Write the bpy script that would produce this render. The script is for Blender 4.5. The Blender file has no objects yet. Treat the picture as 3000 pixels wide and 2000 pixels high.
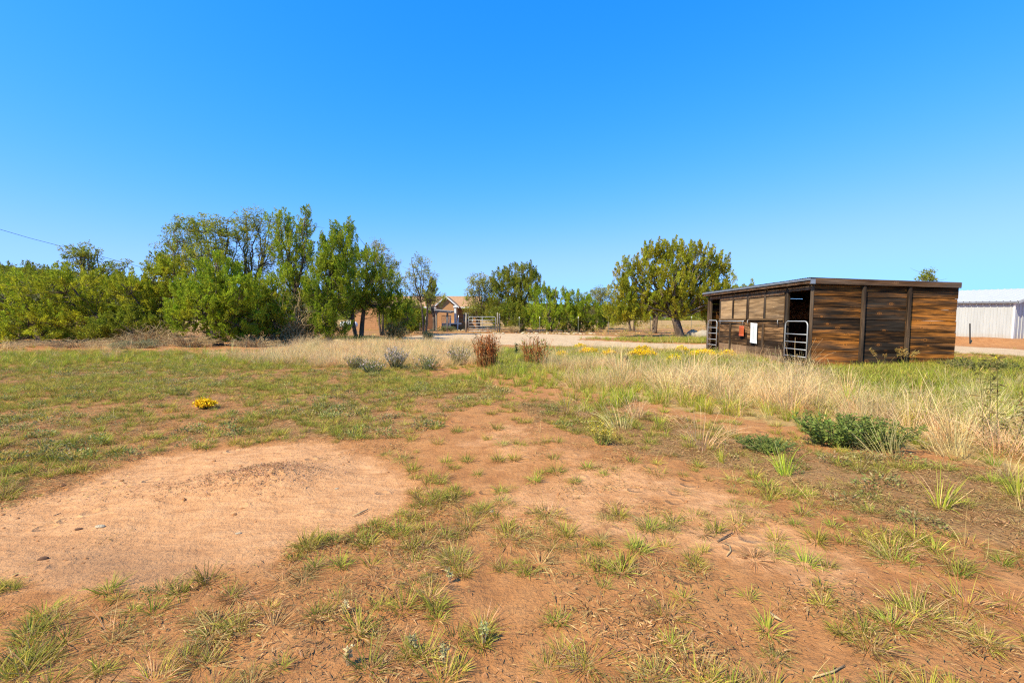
import bpy, math, random
import numpy as np
from mathutils import Vector, Matrix, Euler

# ------------------------------------------------------------------ camera, sky, sun, exposure
scene = bpy.context.scene
F_PX, HOR, CAM_H = 1333.0, 937.0, 1.35          # focal length and horizon row in photo pixels (3000 x 2000), eye height
TILT = math.atan((1000 - HOR) / F_PX)
cam_data = bpy.data.cameras.new('camera')
cam_data.sensor_width = 36.0
cam_data.lens = F_PX / 3000 * 36.0
cam_data.clip_end = 5000
cam_data.clip_start = 0.05
cam = bpy.data.objects.new('camera', cam_data)
scene.collection.objects.link(cam)
cam.location = (0, 0, CAM_H)
cam.rotation_euler = (math.pi / 2 - TILT, 0, 0)
scene.camera = cam

SUN_EL = math.radians(48)
SUN_AZ = math.atan2(-0.79, -0.61)                # direction to the sun: left of and a little behind the camera
sun_dir = Vector((math.sin(SUN_AZ) * math.cos(SUN_EL), math.cos(SUN_AZ) * math.cos(SUN_EL), math.sin(SUN_EL)))
world = bpy.data.worlds.new('World')
scene.world = world
world.use_nodes = True
wn, wl = world.node_tree.nodes, world.node_tree.links
wn.clear()
sky = wn.new('ShaderNodeTexSky')
sky.sky_type = 'NISHITA'
sky.sun_disc = False
sky.sun_elevation = SUN_EL
sky.sun_rotation = SUN_AZ
sky.altitude = 1900
sky.air_density = 1.0
sky.dust_density = 0.0
sky.ozone_density = 8.0
# the photograph's saturated blue: one colour grade over the whole sky
sep = wn.new('ShaderNodeSeparateColor')
comb = wn.new('ShaderNodeCombineColor')


def wmath(op, a, b):
    m_ = wn.new('ShaderNodeMath'); m_.operation = op
    wl.new(a, m_.inputs[0]); m_.inputs[1].default_value = b
    return m_.outputs[0]


bg = wn.new('ShaderNodeBackground')
bg.inputs['Strength'].default_value = 0.15
wo = wn.new('ShaderNodeOutputWorld')
wl.new(sky.outputs[0], sep.inputs[0])


def soft(a, k, p, c):
    """c * (1 - exp(-(a / k) ** p)): rises to c without a kink"""
    e = wmath('MULTIPLY', wmath('POWER', wmath('MULTIPLY', a, 1.0 / k), p), -1.0)
    x_ = wn.new('ShaderNodeMath'); x_.operation = 'EXPONENT'
    wl.new(e, x_.inputs[0])
    return wmath('MULTIPLY', wmath('ADD', wmath('MULTIPLY', x_.outputs[0], -1.0), 1.0), c)


wl.new(soft(sep.outputs[0], 1.48, 2.6, 1.70), comb.inputs[0])
wl.new(soft(sep.outputs[1], 2.6, 1.0, 3.95), comb.inputs[1])
wl.new(wmath('MULTIPLY', wmath('POWER', sep.outputs[2], 0.35), 3.2), comb.inputs[2])
wl.new(comb.outputs[0], bg.inputs['Color'])
wl.new(bg.outputs[0], wo.inputs['Surface'])

sl = bpy.data.lights.new('sun', 'SUN')
sl.energy = 5.0
sl.angle = math.radians(0.6)
sl.color = (1.0, 0.91, 0.68)
sun = bpy.data.objects.new('sun', sl)
scene.collection.objects.link(sun)
sun.rotation_euler = (-sun_dir).to_track_quat('-Z', 'Y').to_euler()
sun.location = (-20, -10, 30)

scene.view_settings.view_transform = 'Standard'
scene.view_settings.look = 'None'
scene.view_settings.exposure = 0.68
scene.view_settings.gamma = 1.0
scene.view_settings.use_curve_mapping = False
try:
    scene.cycles.max_bounces = 6
    scene.cycles.diffuse_bounces = 3
    scene.cycles.transmission_bounces = 4
    scene.cycles.use_denoising = False
    scene.cycles.filter_width = 1.2
except Exception:
    pass

# ------------------------------------------------------------------ helpers
rng = np.random.default_rng(7)
random.seed(7)
COL = scene.collection


def hash2(ix, iy, seed):
    h = (ix.astype(np.int64) * 374761393 + iy.astype(np.int64) * 668265263 + seed * 144665) & 0xffffffff
    h = ((h ^ (h >> 13)) * 1274126177) & 0xffffffff
    h = h ^ (h >> 16)
    return (h & 0xffff) / 65535.0


def vnoise(x, y, seed=0):
    x = np.asarray(x, float); y = np.asarray(y, float)
    ix, iy = np.floor(x), np.floor(y)
    fx, fy = x - ix, y - iy
    fx = fx * fx * (3 - 2 * fx); fy = fy * fy * (3 - 2 * fy)
    a = hash2(ix, iy, seed); b = hash2(ix + 1, iy, seed)
    c = hash2(ix, iy + 1, seed); d = hash2(ix + 1, iy + 1, seed)
    return (a * (1 - fx) + b * fx) * (1 - fy) + (c * (1 - fx) + d * fx) * fy


def fbm(x, y, seed=0, oct=4):
    s, a, t = 0.0, 0.5, 0.0
    for i in range(oct):
        s = s + a * vnoise(np.asarray(x) * 2 ** i, np.asarray(y) * 2 ** i, seed + i * 17)
        t += a; a *= 0.5
    return s / t


def sstep(a, b, x):
    t = np.clip((np.asarray(x, float) - a) / (b - a), 0, 1)
    return t * t * (3 - 2 * t)


def to_px(x, y, z):
    """world to photo pixels"""
    dz = np.asarray(z) - CAM_H
    ct, st = math.cos(TILT), math.sin(TILT)
    depth = np.maximum(y * ct - dz * st, 0.05)
    up = y * st + dz * ct
    return 1500 + F_PX * x / depth, 1000 - F_PX * up / depth


def rel_height(x, y):
    """large shape of the ground, without the bumps"""
    x = np.asarray(x, float); y = np.asarray(y, float)
    h = 0.20 * sstep(14, 42, y) + 0.25 * sstep(42, 70, y) + 0.6 * sstep(70, 250, y)
    h = h + 0.10 * sstep(-2, -14, x) * sstep(6, 20, y)
    # low bank of bulldozed soil in front of the white metal building
    d = (x - 26.0) * 0.30 + (y - 24.0) * 0.95
    h = h + 0.34 * np.exp(-((y - 24.2 - (x - 24) * -0.10) / 0.85) ** 2) * sstep(17, 21, x) * (0.6 + 0.7 * vnoise(x * 0.9, y * 0.9, 5))
    return h


def P(px, py, Y):
    """point on the pixel's sight line at world depth Y"""
    a = (px - 1500) / F_PX; b = (1000 - py) / F_PX
    ct, st = math.cos(TILT), math.sin(TILT)
    d = (a, ct + b * st, -st + b * ct)
    k = Y / d[1]
    return Vector((a * k, Y, CAM_H + d[2] * k))


def Gp(px, py):
    """ground point under a pixel"""
    a = (px - 1500) / F_PX; b = (1000 - py) / F_PX
    ct, st = math.cos(TILT), math.sin(TILT)
    d = (a, ct + b * st, -st + b * ct)
    k = 10.0
    h = 0.0
    for _ in range(30):
        k = 0.5 * k + 0.5 * min(400, (h - CAM_H) / d[2] if d[2] < -1e-4 else 400)
        h = float(rel_height(a * k, d[1] * k))
    return Vector((a * k, d[1] * k, ground_z(a * k, d[1] * k)))


def in_poly(px, py, poly):
    px = np.asarray(px, float); py = np.asarray(py, float)
    inside = np.zeros(px.shape, bool)
    n = len(poly)
    j = n - 1
    for i in range(n):
        xi, yi = poly[i]; xj, yj = poly[j]
        c = ((yi > py) != (yj > py)) & (px < (xj - xi) * (py - yi) / ((yj - yi) or 1e-9) + xi)
        inside ^= c
        j = i
    return inside


# areas of the ground, outlined where their edges meet the soil in the photograph
SAND = [(-500, 1560), (0, 1475), (160, 1420), (300, 1378), (480, 1335), (700, 1318), (960, 1290), (1090, 1330), (1215, 1400), (1235, 1440),
        (1150, 1490), (1050, 1530), (900, 1590), (800, 1655), (640, 1690), (400, 1720), (200, 1735), (0, 1700), (-500, 1800)]
PATH = [(1330, 1225), (1480, 1205), (1570, 1265), (1750, 1335), (1990, 1405), (2250, 1480), (2450, 1545), (2600, 1600), (3200, 1780), (3200, 1850),
        (2500, 1720), (2100, 1640), (1750, 1570), (1450, 1490), (1300, 1400), (1240, 1300)]
GREENL = [(-900, 1040), (400, 1030), (1000, 1055), (1350, 1095), (1520, 1150), (1370, 1205), (1250, 1275), (1000, 1285), (700, 1305), (450, 1330),
          (150, 1405), (-900, 1540)]
LITTER = [(1450, 1170), (1800, 1190), (2100, 1240), (2400, 1330), (2700, 1350), (3700, 1480), (3700, 1720), (2950, 1590), (2600, 1510), (2350, 1440),
          (2050, 1355), (1700, 1290)]
STRAWL = [(640, 1050), (850, 1024), (1000, 1008), (1130, 1003), (1400, 1012), (1420, 1068), (1250, 1080), (1000, 1078), (760, 1068)]
STRAWR = [(1590, 1062), (1760, 1058), (2000, 1085), (2300, 1112), (2600, 1150), (2800, 1190), (3100, 1250), (3700, 1300), (3700, 1500), (3000, 1395), (2750, 1330),
          (2450, 1268), (2200, 1225), (1950, 1190), (1800, 1165), (1600, 1125)]
MIXED = [(1400, 1025), (1650, 1022), (2100, 1036), (2300, 1075), (2420, 1090), (2820, 1070), (3700, 1060), (3700, 1330), (3100, 1250), (2800, 1185), (2300, 1110), (1760, 1060), (1450, 1100)]
GREENS = [(2400, 1088), (2560, 1072), (2830, 1066), (3300, 1066), (3300, 1120), (2800, 1140), (2450, 1128)]
ROAD = [(1150, 990), (1250, 980), (1330, 976), (1560, 977), (1700, 981), (1780, 984), (1860, 986), (1700, 990), (1700, 996), (1800, 999), (1930, 1005), (2080, 1008), (2300, 1006), (2800, 1012), (3000, 1025), (3700, 1066),
        (3700, 1105), (3000, 1042), (2800, 1031), (2300, 1026), (2080, 1023), (1900, 1019), (1600, 1012), (1440, 1008), (1250, 1001)]
VERGE = [(1690, 986), (1900, 984), (2110, 988), (2110, 1004), (1900, 1003), (1760, 996)]
MOUND = (785, 1392)


def masks(x, y):
    z = rel_height(x, y)
    px, py = to_px(x, y, z)
    wx = (fbm(x * 1.1, y * 1.1, 3) - 0.5) * 110
    wy = (fbm(x * 1.1, y * 1.1, 33) - 0.5) * 60 * np.clip((py - 950) / 450, 0.04, 1.2)
    qx, qy = px + wx, py + wy
    front = y > 0.6
    m = {k: (in_poly(qx, qy, p) & front).astype(float) for k, p in
         dict(sand=SAND, path=PATH, greenl=GREENL, litter=LITTER, strawl=STRAWL, strawr=STRAWR, mixed=MIXED, greens=GREENS, verge=VERGE).items()}
    m['road'] = (in_poly(px, py + wy * 0.25, ROAD) & front).astype(float)
    m['px'], m['py'] = px, py
    return m


def ground_z(x, y):
    x = np.asarray(x, float); y = np.asarray(y, float)
    h = rel_height(x, y)
    near = sstep(60, 20, y)
    h = h + near * ((fbm(x * 0.45, y * 0.45, 11, 3) - 0.5) * 0.10 + (fbm(x * 2.1, y * 2.1, 12, 3) - 0.5) * 0.045) + sstep(9, 4, y) * (fbm(x * 5.5, y * 5.5, 14, 2) - 0.5) * 0.022
    # shallow pan of bare sand and the ants' mound in it
    c = SAND_C
    d2 = ((x - c[0]) / 2.6) ** 2 + ((y - c[1]) / 1.5) ** 2
    h = h - 0.05 * np.exp(-d2 ** 2)
    d = ((x - MOUND_C[0]) * 0.93 + (y - MOUND_C[1]) * 0.36, -(x - MOUND_C[0]) * 0.36 + (y - MOUND_C[1]) * 0.93)
    h = h + 0.10 * np.exp(-(d[0] / 0.42) ** 2 - (d[1] / 0.28) ** 2) + 0.03 * np.exp(-((d[0] + 0.55) / 0.6) ** 2 - (d[1] / 0.3) ** 2)
    return h if h.shape else float(h)


def flat_at(px, py):
    a = (px - 1500) / F_PX; b = (1000 - py) / F_PX
    ct, st = math.cos(TILT), math.sin(TILT)
    k = -CAM_H / (-st + b * ct)
    return (a * k, (ct + b * st) * k)


SAND_C = flat_at(560, 1500)
MOUND_C = flat_at(*MOUND)


def new_mesh(name, V, quads=None, tris=None, col=None, smooth=False, extra=None):
    V = np.asarray(V, np.float32)
    me = bpy.data.meshes.new(name)
    me.vertices.add(len(V))
    me.vertices.foreach_set('co', V.ravel())
    q = np.zeros((0, 4), np.int32) if quads is None else np.asarray(quads, np.int32).reshape(-1, 4)
    t = np.zeros((0, 3), np.int32) if tris is None else np.asarray(tris, np.int32).reshape(-1, 3)
    loops = np.concatenate([q.ravel(), t.ravel()])
    me.loops.add(len(loops))
    me.loops.foreach_set('vertex_index', loops)
    n = len(q) + len(t)
    me.polygons.add(n)
    starts = np.concatenate([np.arange(len(q)) * 4, len(q) * 4 + np.arange(len(t)) * 3]).astype(np.int32)
    me.polygons.foreach_set('loop_start', starts)
    if smooth:
        me.polygons.foreach_set('use_smooth', np.ones(n, bool))
    if col is not None:
        c = np.ones((len(V), 4), np.float32)
        c[:, :3] = col
        at = me.attributes.new('Col', 'FLOAT_COLOR', 'POINT')
        at.data.foreach_set('color', c.ravel())
    for k, v in (extra or {}).items():
        at = me.attributes.new(k, 'FLOAT', 'POINT')
        at.data.foreach_set('value', np.asarray(v, np.float32))
    me.update(calc_edges=True)
    me.validate()
    if not smooth:
        me.shade_flat()
    return me


class MB:
    """collects boxes, tubes and faces of one part"""
    def __init__(s):
        s.V, s.Q, s.T, s.C, s.n = [], [], [], [], 0

    def add(s, V, Q=None, T=None, col=None):
        V = np.asarray(V, float).reshape(-1, 3)
        s.V.append(V)
        if Q is not None and len(Q): s.Q.append(np.asarray(Q).reshape(-1, 4) + s.n)
        if T is not None and len(T): s.T.append(np.asarray(T).reshape(-1, 3) + s.n)
        if col is not None:
            s.C.append(np.broadcast_to(np.asarray(col, float), (len(V), 3)))
        s.n += len(V)
        return s

    def box(s, lo, hi, M=None, bev=0.0):
        x0, y0, z0 = lo; x1, y1, z1 = hi
        V = np.array([(x0, y0, z0), (x1, y0, z0), (x1, y1, z0), (x0, y1, z0), (x0, y0, z1), (x1, y0, z1), (x1, y1, z1), (x0, y1, z1)], float)
        if M is not None:
            V = np.array([tuple(M @ Vector(v)) for v in V])
        return s.add(V, [(0, 3, 2, 1), (4, 5, 6, 7), (0, 1, 5, 4), (1, 2, 6, 5), (2, 3, 7, 6), (3, 0, 4, 7)])

    def tube(s, pts, rad, sides=6, col=None, cap=True):
        pts = np.asarray(pts, float)
        n = len(pts)
        rad = np.broadcast_to(np.asarray(rad, float), (n,))
        tan = np.gradient(pts, axis=0)
        tan /= np.linalg.norm(tan, axis=1)[:, None] + 1e-9
        ref = np.where(np.abs(tan[:, 2:3]) > 0.9, np.array([[1.0, 0, 0]]), np.array([[0, 0, 1.0]]))
        if abs(tan[:, 2]).max() > 0.9 and abs(tan[:, 2]).min() <= 0.9:
            ref = np.broadcast_to(np.array([[0.31, 0.95, 0.05]]), tan.shape)
        u = np.cross(tan, ref); u /= np.linalg.norm(u, axis=1)[:, None] + 1e-9
        v = np.cross(tan, u)
        a = np.arange(sides) * 2 * np.pi / sides
        ring = pts[:, None, :] + rad[:, None, None] * (np.cos(a)[None, :, None] * u[:, None, :] + np.sin(a)[None, :, None] * v[:, None, :])
        V = ring.reshape(-1, 3)
        i = np.arange(n - 1)[:, None] * sides
        k = np.arange(sides)[None, :]; k2 = (k + 1) % sides
        Q = np.stack([i + k, i + k2, i + sides + k2, i + sides + k], -1).reshape(-1, 4)
        T = []
        if cap and sides > 3:
            c0 = len(V)
            V = np.vstack([V, pts[0], pts[-1]])
            for k in range(sides):
                T.append((c0, (k + 1) % sides, k))
                T.append((c0 + 1, (n - 1) * sides + k, (n - 1) * sides + (k + 1) % sides))
        return s.add(V, Q, T, col)

    def build(s, name, mat, parent=None, smooth=False, label=None):
        V = np.vstack(s.V)
        me = new_mesh(name, V, np.vstack(s.Q) if s.Q else None, np.vstack(s.T) if s.T else None,
                      np.vstack(s.C) if s.C else None, smooth)
        me.materials.append(mat)
        return link(name, me, parent, label)


def link(name, me, parent=None, label=None):
    o = bpy.data.objects.new(name, me)
    COL.objects.link(o)
    if parent is not None: o.parent = parent
    if label: o['label'] = label
    return o


def empty(name, loc, label, cat, group=None, rot=(0, 0, 0)):
    o = bpy.data.objects.new(name, None)
    COL.objects.link(o)
    o.empty_display_size = 0.2
    o.location = loc; o.rotation_euler = rot
    return tag(o, label, cat, group)


def tag(o, label=None, cat=None, group=None, kind=None):
    if label: o['label'] = label
    if cat: o['category'] = cat
    if group: o['group'] = group
    if kind: o['kind'] = kind
    return o


# ------------------------------------------------------------------ materials
class NT:
    def __init__(s, name):
        s.m = bpy.data.materials.new(name)
        s.m.use_nodes = True
        s.t = s.m.node_tree
        s.t.nodes.clear()
        s.out = s.t.nodes.new('ShaderNodeOutputMaterial')

    def n(s, typ, **kw):
        nd = s.t.nodes.new('ShaderNode' + typ)
        for k, v in kw.items():
            if k.startswith('i_'):
                key = k[2:].replace('_', ' ')
                nd.inputs[int(key) if key.isdigit() else key].default_value = v
            else:
                setattr(nd, k, v)
        return nd

    def l(s, a, b):
        s.t.links.new(a, b)

    def ramp(s, fac, stops):
        r = s.n('ValToRGB')
        e = r.color_ramp.elements
        while len(e) < len(stops): e.new(0.5)
        for i, (p, c) in enumerate(stops):
            e[i].position = p
            e[i].color = (*c, 1) if len(c) == 3 else c
        s.l(fac, r.inputs[0])
        return r.outputs[0]

    def mix(s, fac, a, b, mode='MIX'):
        m = s.n('Mix', data_type='RGBA', blend_type=mode)
        for sock, v in ((m.inputs[0], fac), (m.inputs[6], a), (m.inputs[7], b)):
            if hasattr(v, 'is_linked'): s.l(v, sock)
            elif isinstance(v, (int, float)): sock.default_value = v
            else: sock.default_value = (*v, 1)
        return m.outputs[2]

    def math(s, op, a, b=None, c=None, clamp=False):
        m = s.n('Math', operation=op)
        m.use_clamp = clamp
        for i, v in enumerate((a, b, c)):
            if v is None: continue
            if hasattr(v, 'is_linked'): s.l(v, m.inputs[i])
            else: m.inputs[i].default_value = v
        return m.outputs[0]

    def noise(s, vec, scale, detail=4, rough=0.55, dist=0.0):
        nd = s.n('TexNoise', i_Scale=scale, i_Detail=detail, i_Roughness=rough, i_Distortion=dist)
        if vec is not None: s.l(vec, nd.inputs['Vector'])
        return nd.outputs[0]

    def mapping(s, vec, scale=(1, 1, 1), rot=(0, 0, 0), loc=(0, 0, 0)):
        m = s.n('Mapping')
        m.inputs['Scale'].default_value = scale
        m.inputs['Rotation'].default_value = rot
        m.inputs['Location'].default_value = loc
        s.l(vec, m.inputs['Vector'])
        return m.outputs[0]

    def bump(s, h, strength=0.3, dist=0.02, normal=None):
        b = s.n('Bump', i_Strength=strength, i_Distance=dist)
        s.l(h, b.inputs['Height'])
        if normal is not None: s.l(normal, b.inputs['Normal'])
        return b.outputs[0]

    def pbr(s, col, rough=0.8, normal=None, metal=0.0, spec=0.3):
        p = s.n('BsdfPrincipled')
        for k, v in (('Base Color', col), ('Roughness', rough), ('Metallic', metal), ('Specular IOR Level', spec)):
            if hasattr(v, 'is_linked'): s.l(v, p.inputs[k])
            elif isinstance(v, (int, float)): p.inputs[k].default_value = v
            else: p.inputs[k].default_value = (*v, 1)
        if normal is not None: s.l(normal, p.inputs['Normal'])
        s.l(p.outputs[0], s.out.inputs['Surface'])
        return s.m


def mat_leaf(name, trans=0.35, vary=0.25, rough=0.75, gloss=0.012):
    t = NT(name)
    a = t.n('Attribute', attribute_name='Col')
    oi = t.n('ObjectInfo')
    v = t.math('MULTIPLY_ADD', oi.outputs['Random'], vary * 2, 1 - vary)
    m = t.n('Mix', data_type='RGBA', blend_type='MULTIPLY')
    m.inputs[0].default_value = 1.0
    t.l(a.outputs['Color'], m.inputs[6])
    hv = t.math('FRACT', t.math('MULTIPLY', oi.outputs['Random'], 17.3))
    cv = t.n('CombineColor')
    t.l(t.math('MULTIPLY', v, t.math('MULTIPLY_ADD', hv, vary * 1.3, 1 - vary * 0.5)), cv.inputs[0])
    t.l(v, cv.inputs[1])
    t.l(t.math('MULTIPLY', v, t.math('MULTIPLY_ADD', hv, vary, 1 - vary * 0.5)), cv.inputs[2])
    t.l(cv.outputs[0], m.inputs[7])
    d = t.n('BsdfDiffuse'); t.l(m.outputs[2], d.inputs['Color'])
    tr = t.n('BsdfTranslucent'); t.l(m.outputs[2], tr.inputs['Color'])
    mx = t.n('MixShader'); mx.inputs[0].default_value = trans
    t.l(d.outputs[0], mx.inputs[1]); t.l(tr.outputs[0], mx.inputs[2])
    g = t.n('BsdfGlossy'); g.inputs['Roughness'].default_value = rough
    m2 = t.n('MixShader'); m2.inputs[0].default_value = gloss
    t.l(mx.outputs[0], m2.inputs[1]); t.l(g.outputs[0], m2.inputs[2])
    t.l(m2.outputs[0], t.out.inputs['Surface'])
    return t.m


def mat_bark(name, dark, light, scale=6):
    t = NT(name)
    tc = t.n('TexCoord').outputs['Object']
    n = t.noise(t.mapping(tc, (1, 1, 0.25)), scale, 6, 0.65)
    c = t.ramp(n, [(0.3, dark), (0.7, light)])
    return t.pbr(c, 0.9, t.bump(n, 0.8, 0.05))


def mat_plain(name, col, rough=0.6, metal=0.0, vary=0.12, scale=8, spec=0.3, bump=0.0):
    t = NT(name)
    tc = t.n('TexCoord').outputs['Object']
    n = t.noise(tc, scale, 5, 0.6)
    c = t.ramp(n, [(0.25, tuple(x * (1 - vary) for x in col)), (0.75, tuple(min(1, x * (1 + vary)) for x in col))])
    return t.pbr(c, rough, t.bump(n, bump, 0.02) if bump else None, metal, spec)


def mat_plank(name, c_dark, c_mid, c_light, rough=0.6, along=0, grey=0.0, contrast=1.0, spec=0.06):
    """stained softwood board: grain along the given local axis, knots, weathering; each board its own piece of the pattern"""
    t = NT(name)
    tc = t.n('TexCoord').outputs['Object']
    oi = t.n('ObjectInfo')
    off = t.n('CombineXYZ')
    for i, k in enumerate((37.0, 91.0, 53.0)):
        t.l(t.math('MULTIPLY', oi.outputs['Random'], k), off.inputs[i])
    add = t.n('VectorMath', operation='ADD')
    t.l(tc, add.inputs[0]); t.l(off.outputs[0], add.inputs[1])
    p = add.outputs[0]
    sc = [1.0, 1.0, 1.0]; fine = [34.0, 34.0, 34.0]; blot = [8.0, 8.0, 8.0]; kn = [3.6, 3.6, 3.6]
    fine[along] = 1.3; blot[along] = 0.8; kn[along] = 1.9
    # knots
    vo = t.n('TexVoronoi', feature='F1', i_Scale=1.0, i_Randomness=1.0)
    t.l(t.mapping(p, tuple(kn)), vo.inputs['Vector'])
    kd = vo.outputs['Distance']
    knot = t.ramp(kd, [(0.0, (1, 1, 1)), (0.07, (0.75, 0.75, 0.75)), (0.16, (0.12, 0.12, 0.12)), (0.28, (0, 0, 0))])
    # grain, bent round the knots
    bend = t.n('VectorMath', operation='SCALE'); t.l(vo.outputs['Color'], bend.inputs[0])
    t.l(t.math('MULTIPLY', knot, 0.06), bend.inputs['Scale'])
    add2 = t.n('VectorMath', operation='ADD'); t.l(p, add2.inputs[0]); t.l(bend.outputs[0], add2.inputs[1])
    g = t.noise(t.mapping(add2.outputs[0], tuple(fine)), 1.0, 5, 0.6, 0.6)
    b = t.noise(t.mapping(p, tuple(blot)), 1.0, 5, 0.65, 0.35)
    f = t.math('ADD', t.math('MULTIPLY', t.math('SUBTRACT', g, 0.5), 0.85 * contrast), t.math('MULTIPLY', t.math('SUBTRACT', b, 0.5), 1.5 * contrast))
    f = t.math('ADD', f, t.math('MULTIPLY_ADD', oi.outputs['Random'], 0.50, 0.17), clamp=True)
    c = t.ramp(f, [(0.22, c_dark), (0.5, c_mid), (0.82, c_light)])
    ring = t.math('SINE', t.math('MULTIPLY', kd, 70.0))
    kc = t.ramp(t.math('MULTIPLY_ADD', ring, 0.5, 0.5), [(0.2, tuple(x * 0.5 for x in c_mid)), (0.8, tuple(min(1, x * 1.25) for x in c_light))])
    c = t.mix(t.math('MULTIPLY', knot, 0.75), c, kc)
    if grey:
        w = t.noise(t.mapping(p, tuple(x * 0.6 for x in blot)), 1.0, 3, 0.6)
        c = t.mix(t.math('MULTIPLY', t.ramp(w, [(0.45, (0, 0, 0)), (0.7, (1, 1, 1))]), grey), c, (0.20, 0.165, 0.13))
    nrm = t.bump(g, 0.45, 0.01)
    return t.pbr(c, rough, nrm, 0, spec)


M = {}
M['leaf'] = mat_leaf('juniper_foliage', 0.48, 0.10)
M['grass'] = mat_leaf('grass_blades', 0.35, 0.28)
M['petal'] = mat_leaf('flower_heads', 0.25, 0.12)
M['bark'] = mat_bark('shaggy_bark', (0.045, 0.030, 0.022), (0.20, 0.145, 0.10))
M['twig'] = mat_bark('dead_twig_bark', (0.26, 0.165, 0.075), (0.56, 0.41, 0.20), 3)
M['plank'] = mat_plank('stained_plank_wood', (0.014, 0.009, 0.006), (0.105, 0.044, 0.013), (0.50, 0.175, 0.028), 0.8, 0, 0.18, 1.1)
M['plank_front'] = mat_plank('weathered_plank_wood', (0.026, 0.015, 0.009), (0.100, 0.053, 0.025), (0.40, 0.215, 0.095), 0.75, 1, 0.15, 1.2)
M['plank_low'] = mat_plank('sun_bleached_plank_wood', (0.11, 0.066, 0.038), (0.25, 0.15, 0.085), (0.40, 0.25, 0.14), 0.75, 1, 0.3, 0.7)
M['ply'] = mat_plank('weathered_plywood', (0.15, 0.088, 0.044), (0.34, 0.210, 0.108), (0.54, 0.345, 0.18), 0.75, 1, 0.3, 0.9)
M['post'] = mat_plank('dark_post_wood', (0.020, 0.013, 0.009), (0.065, 0.040, 0.024), (0.15, 0.09, 0.05), 0.6, 2, 0.3)
M['fascia'] = mat_plank('brown_fascia_wood', (0.05, 0.026, 0.014), (0.13, 0.068, 0.035), (0.24, 0.13, 0.07), 0.65, 0, 0.4)
M['steel'] = mat_plain('galvanised_steel', (0.38, 0.38, 0.38), 0.45, 0.25, 0.15, 20, 0.5)
M['trim'] = mat_plain('grey_metal_trim', (0.30, 0.31, 0.32), 0.45, 0.5, 0.2, 6, 0.5)
M['tin'] = mat_plain('corrugated_tin', (0.42, 0.43, 0.44), 0.4, 0.7, 0.2, 4, 0.5)
t = NT('white_painted_siding')
tc_ = t.n('TexCoord').outputs['Object']
sx_ = t.n('SeparateXYZ'); t.l(tc_, sx_.inputs[0])
n_ = t.noise(t.mapping(t.n('NewGeometry').outputs['Position'], (3, 3, 0.5)), 1.2, 5, 0.65)
c_w = t.ramp(n_, [(0.3, (0.41, 0.41, 0.395)), (0.7, (0.50, 0.50, 0.485))])
dust = t.ramp(t.math('ADD', sx_.outputs[2], t.math('MULTIPLY', n_, 0.5)), [(0.2, (0.75, 0.75, 0.75)), (0.75, (0, 0, 0))])
M['white_siding'] = t.pbr(t.mix(dust, c_w, (0.44, 0.33, 0.22)), 0.55, None, 0, 0.25)
M['white_roof'] = mat_plain('pale_metal_roof', (0.44, 0.435, 0.435), 0.5, 0.0, 0.05, 2.0, 0.4)
M['white_paint'] = mat_plain('white_paint', (0.72, 0.71, 0.69), 0.6, 0, 0.08, 5)
M['white_plastic'] = mat_plain('white_plastic', (0.56, 0.57, 0.57), 0.5, 0, 0.08, 5)
M['orange'] = mat_plain('orange_rubber', (0.40, 0.075, 0.018), 0.55, 0, 0.15, 9)
M['stucco'] = mat_plain('terracotta_stucco', (0.46, 0.235, 0.105), 0.9, 0, 0.14, 3, 0.2, 0.3)
M['brown_wall'] = mat_plain('brown_boarded_wall', (0.16, 0.075, 0.04), 0.85, 0, 0.2, 4)
M['roof_tile'] = mat_plain('terracotta_shingles', (0.38, 0.215, 0.11), 0.85, 0, 0.25, 5, 0.2, 0.4)
M['stone'] = mat_plain('pale_field_stone', (0.47, 0.37, 0.24), 0.9, 0, 0.28, 4, 0.2, 0.6)
M['boulder'] = mat_plain('grey_boulder', (0.34, 0.28, 0.20), 0.9, 0, 0.25, 3, 0.2, 0.6)
M['dark'] = mat_plain('dark_metal', (0.05, 0.048, 0.045), 0.6, 0.3, 0.2, 8)
M['post_wood'] = mat_bark('grey_post_wood', (0.14, 0.115, 0.09), (0.34, 0.29, 0.235), 8)
M['cable'] = mat_plain('black_cable', (0.04, 0.04, 0.045), 0.6)


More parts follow.
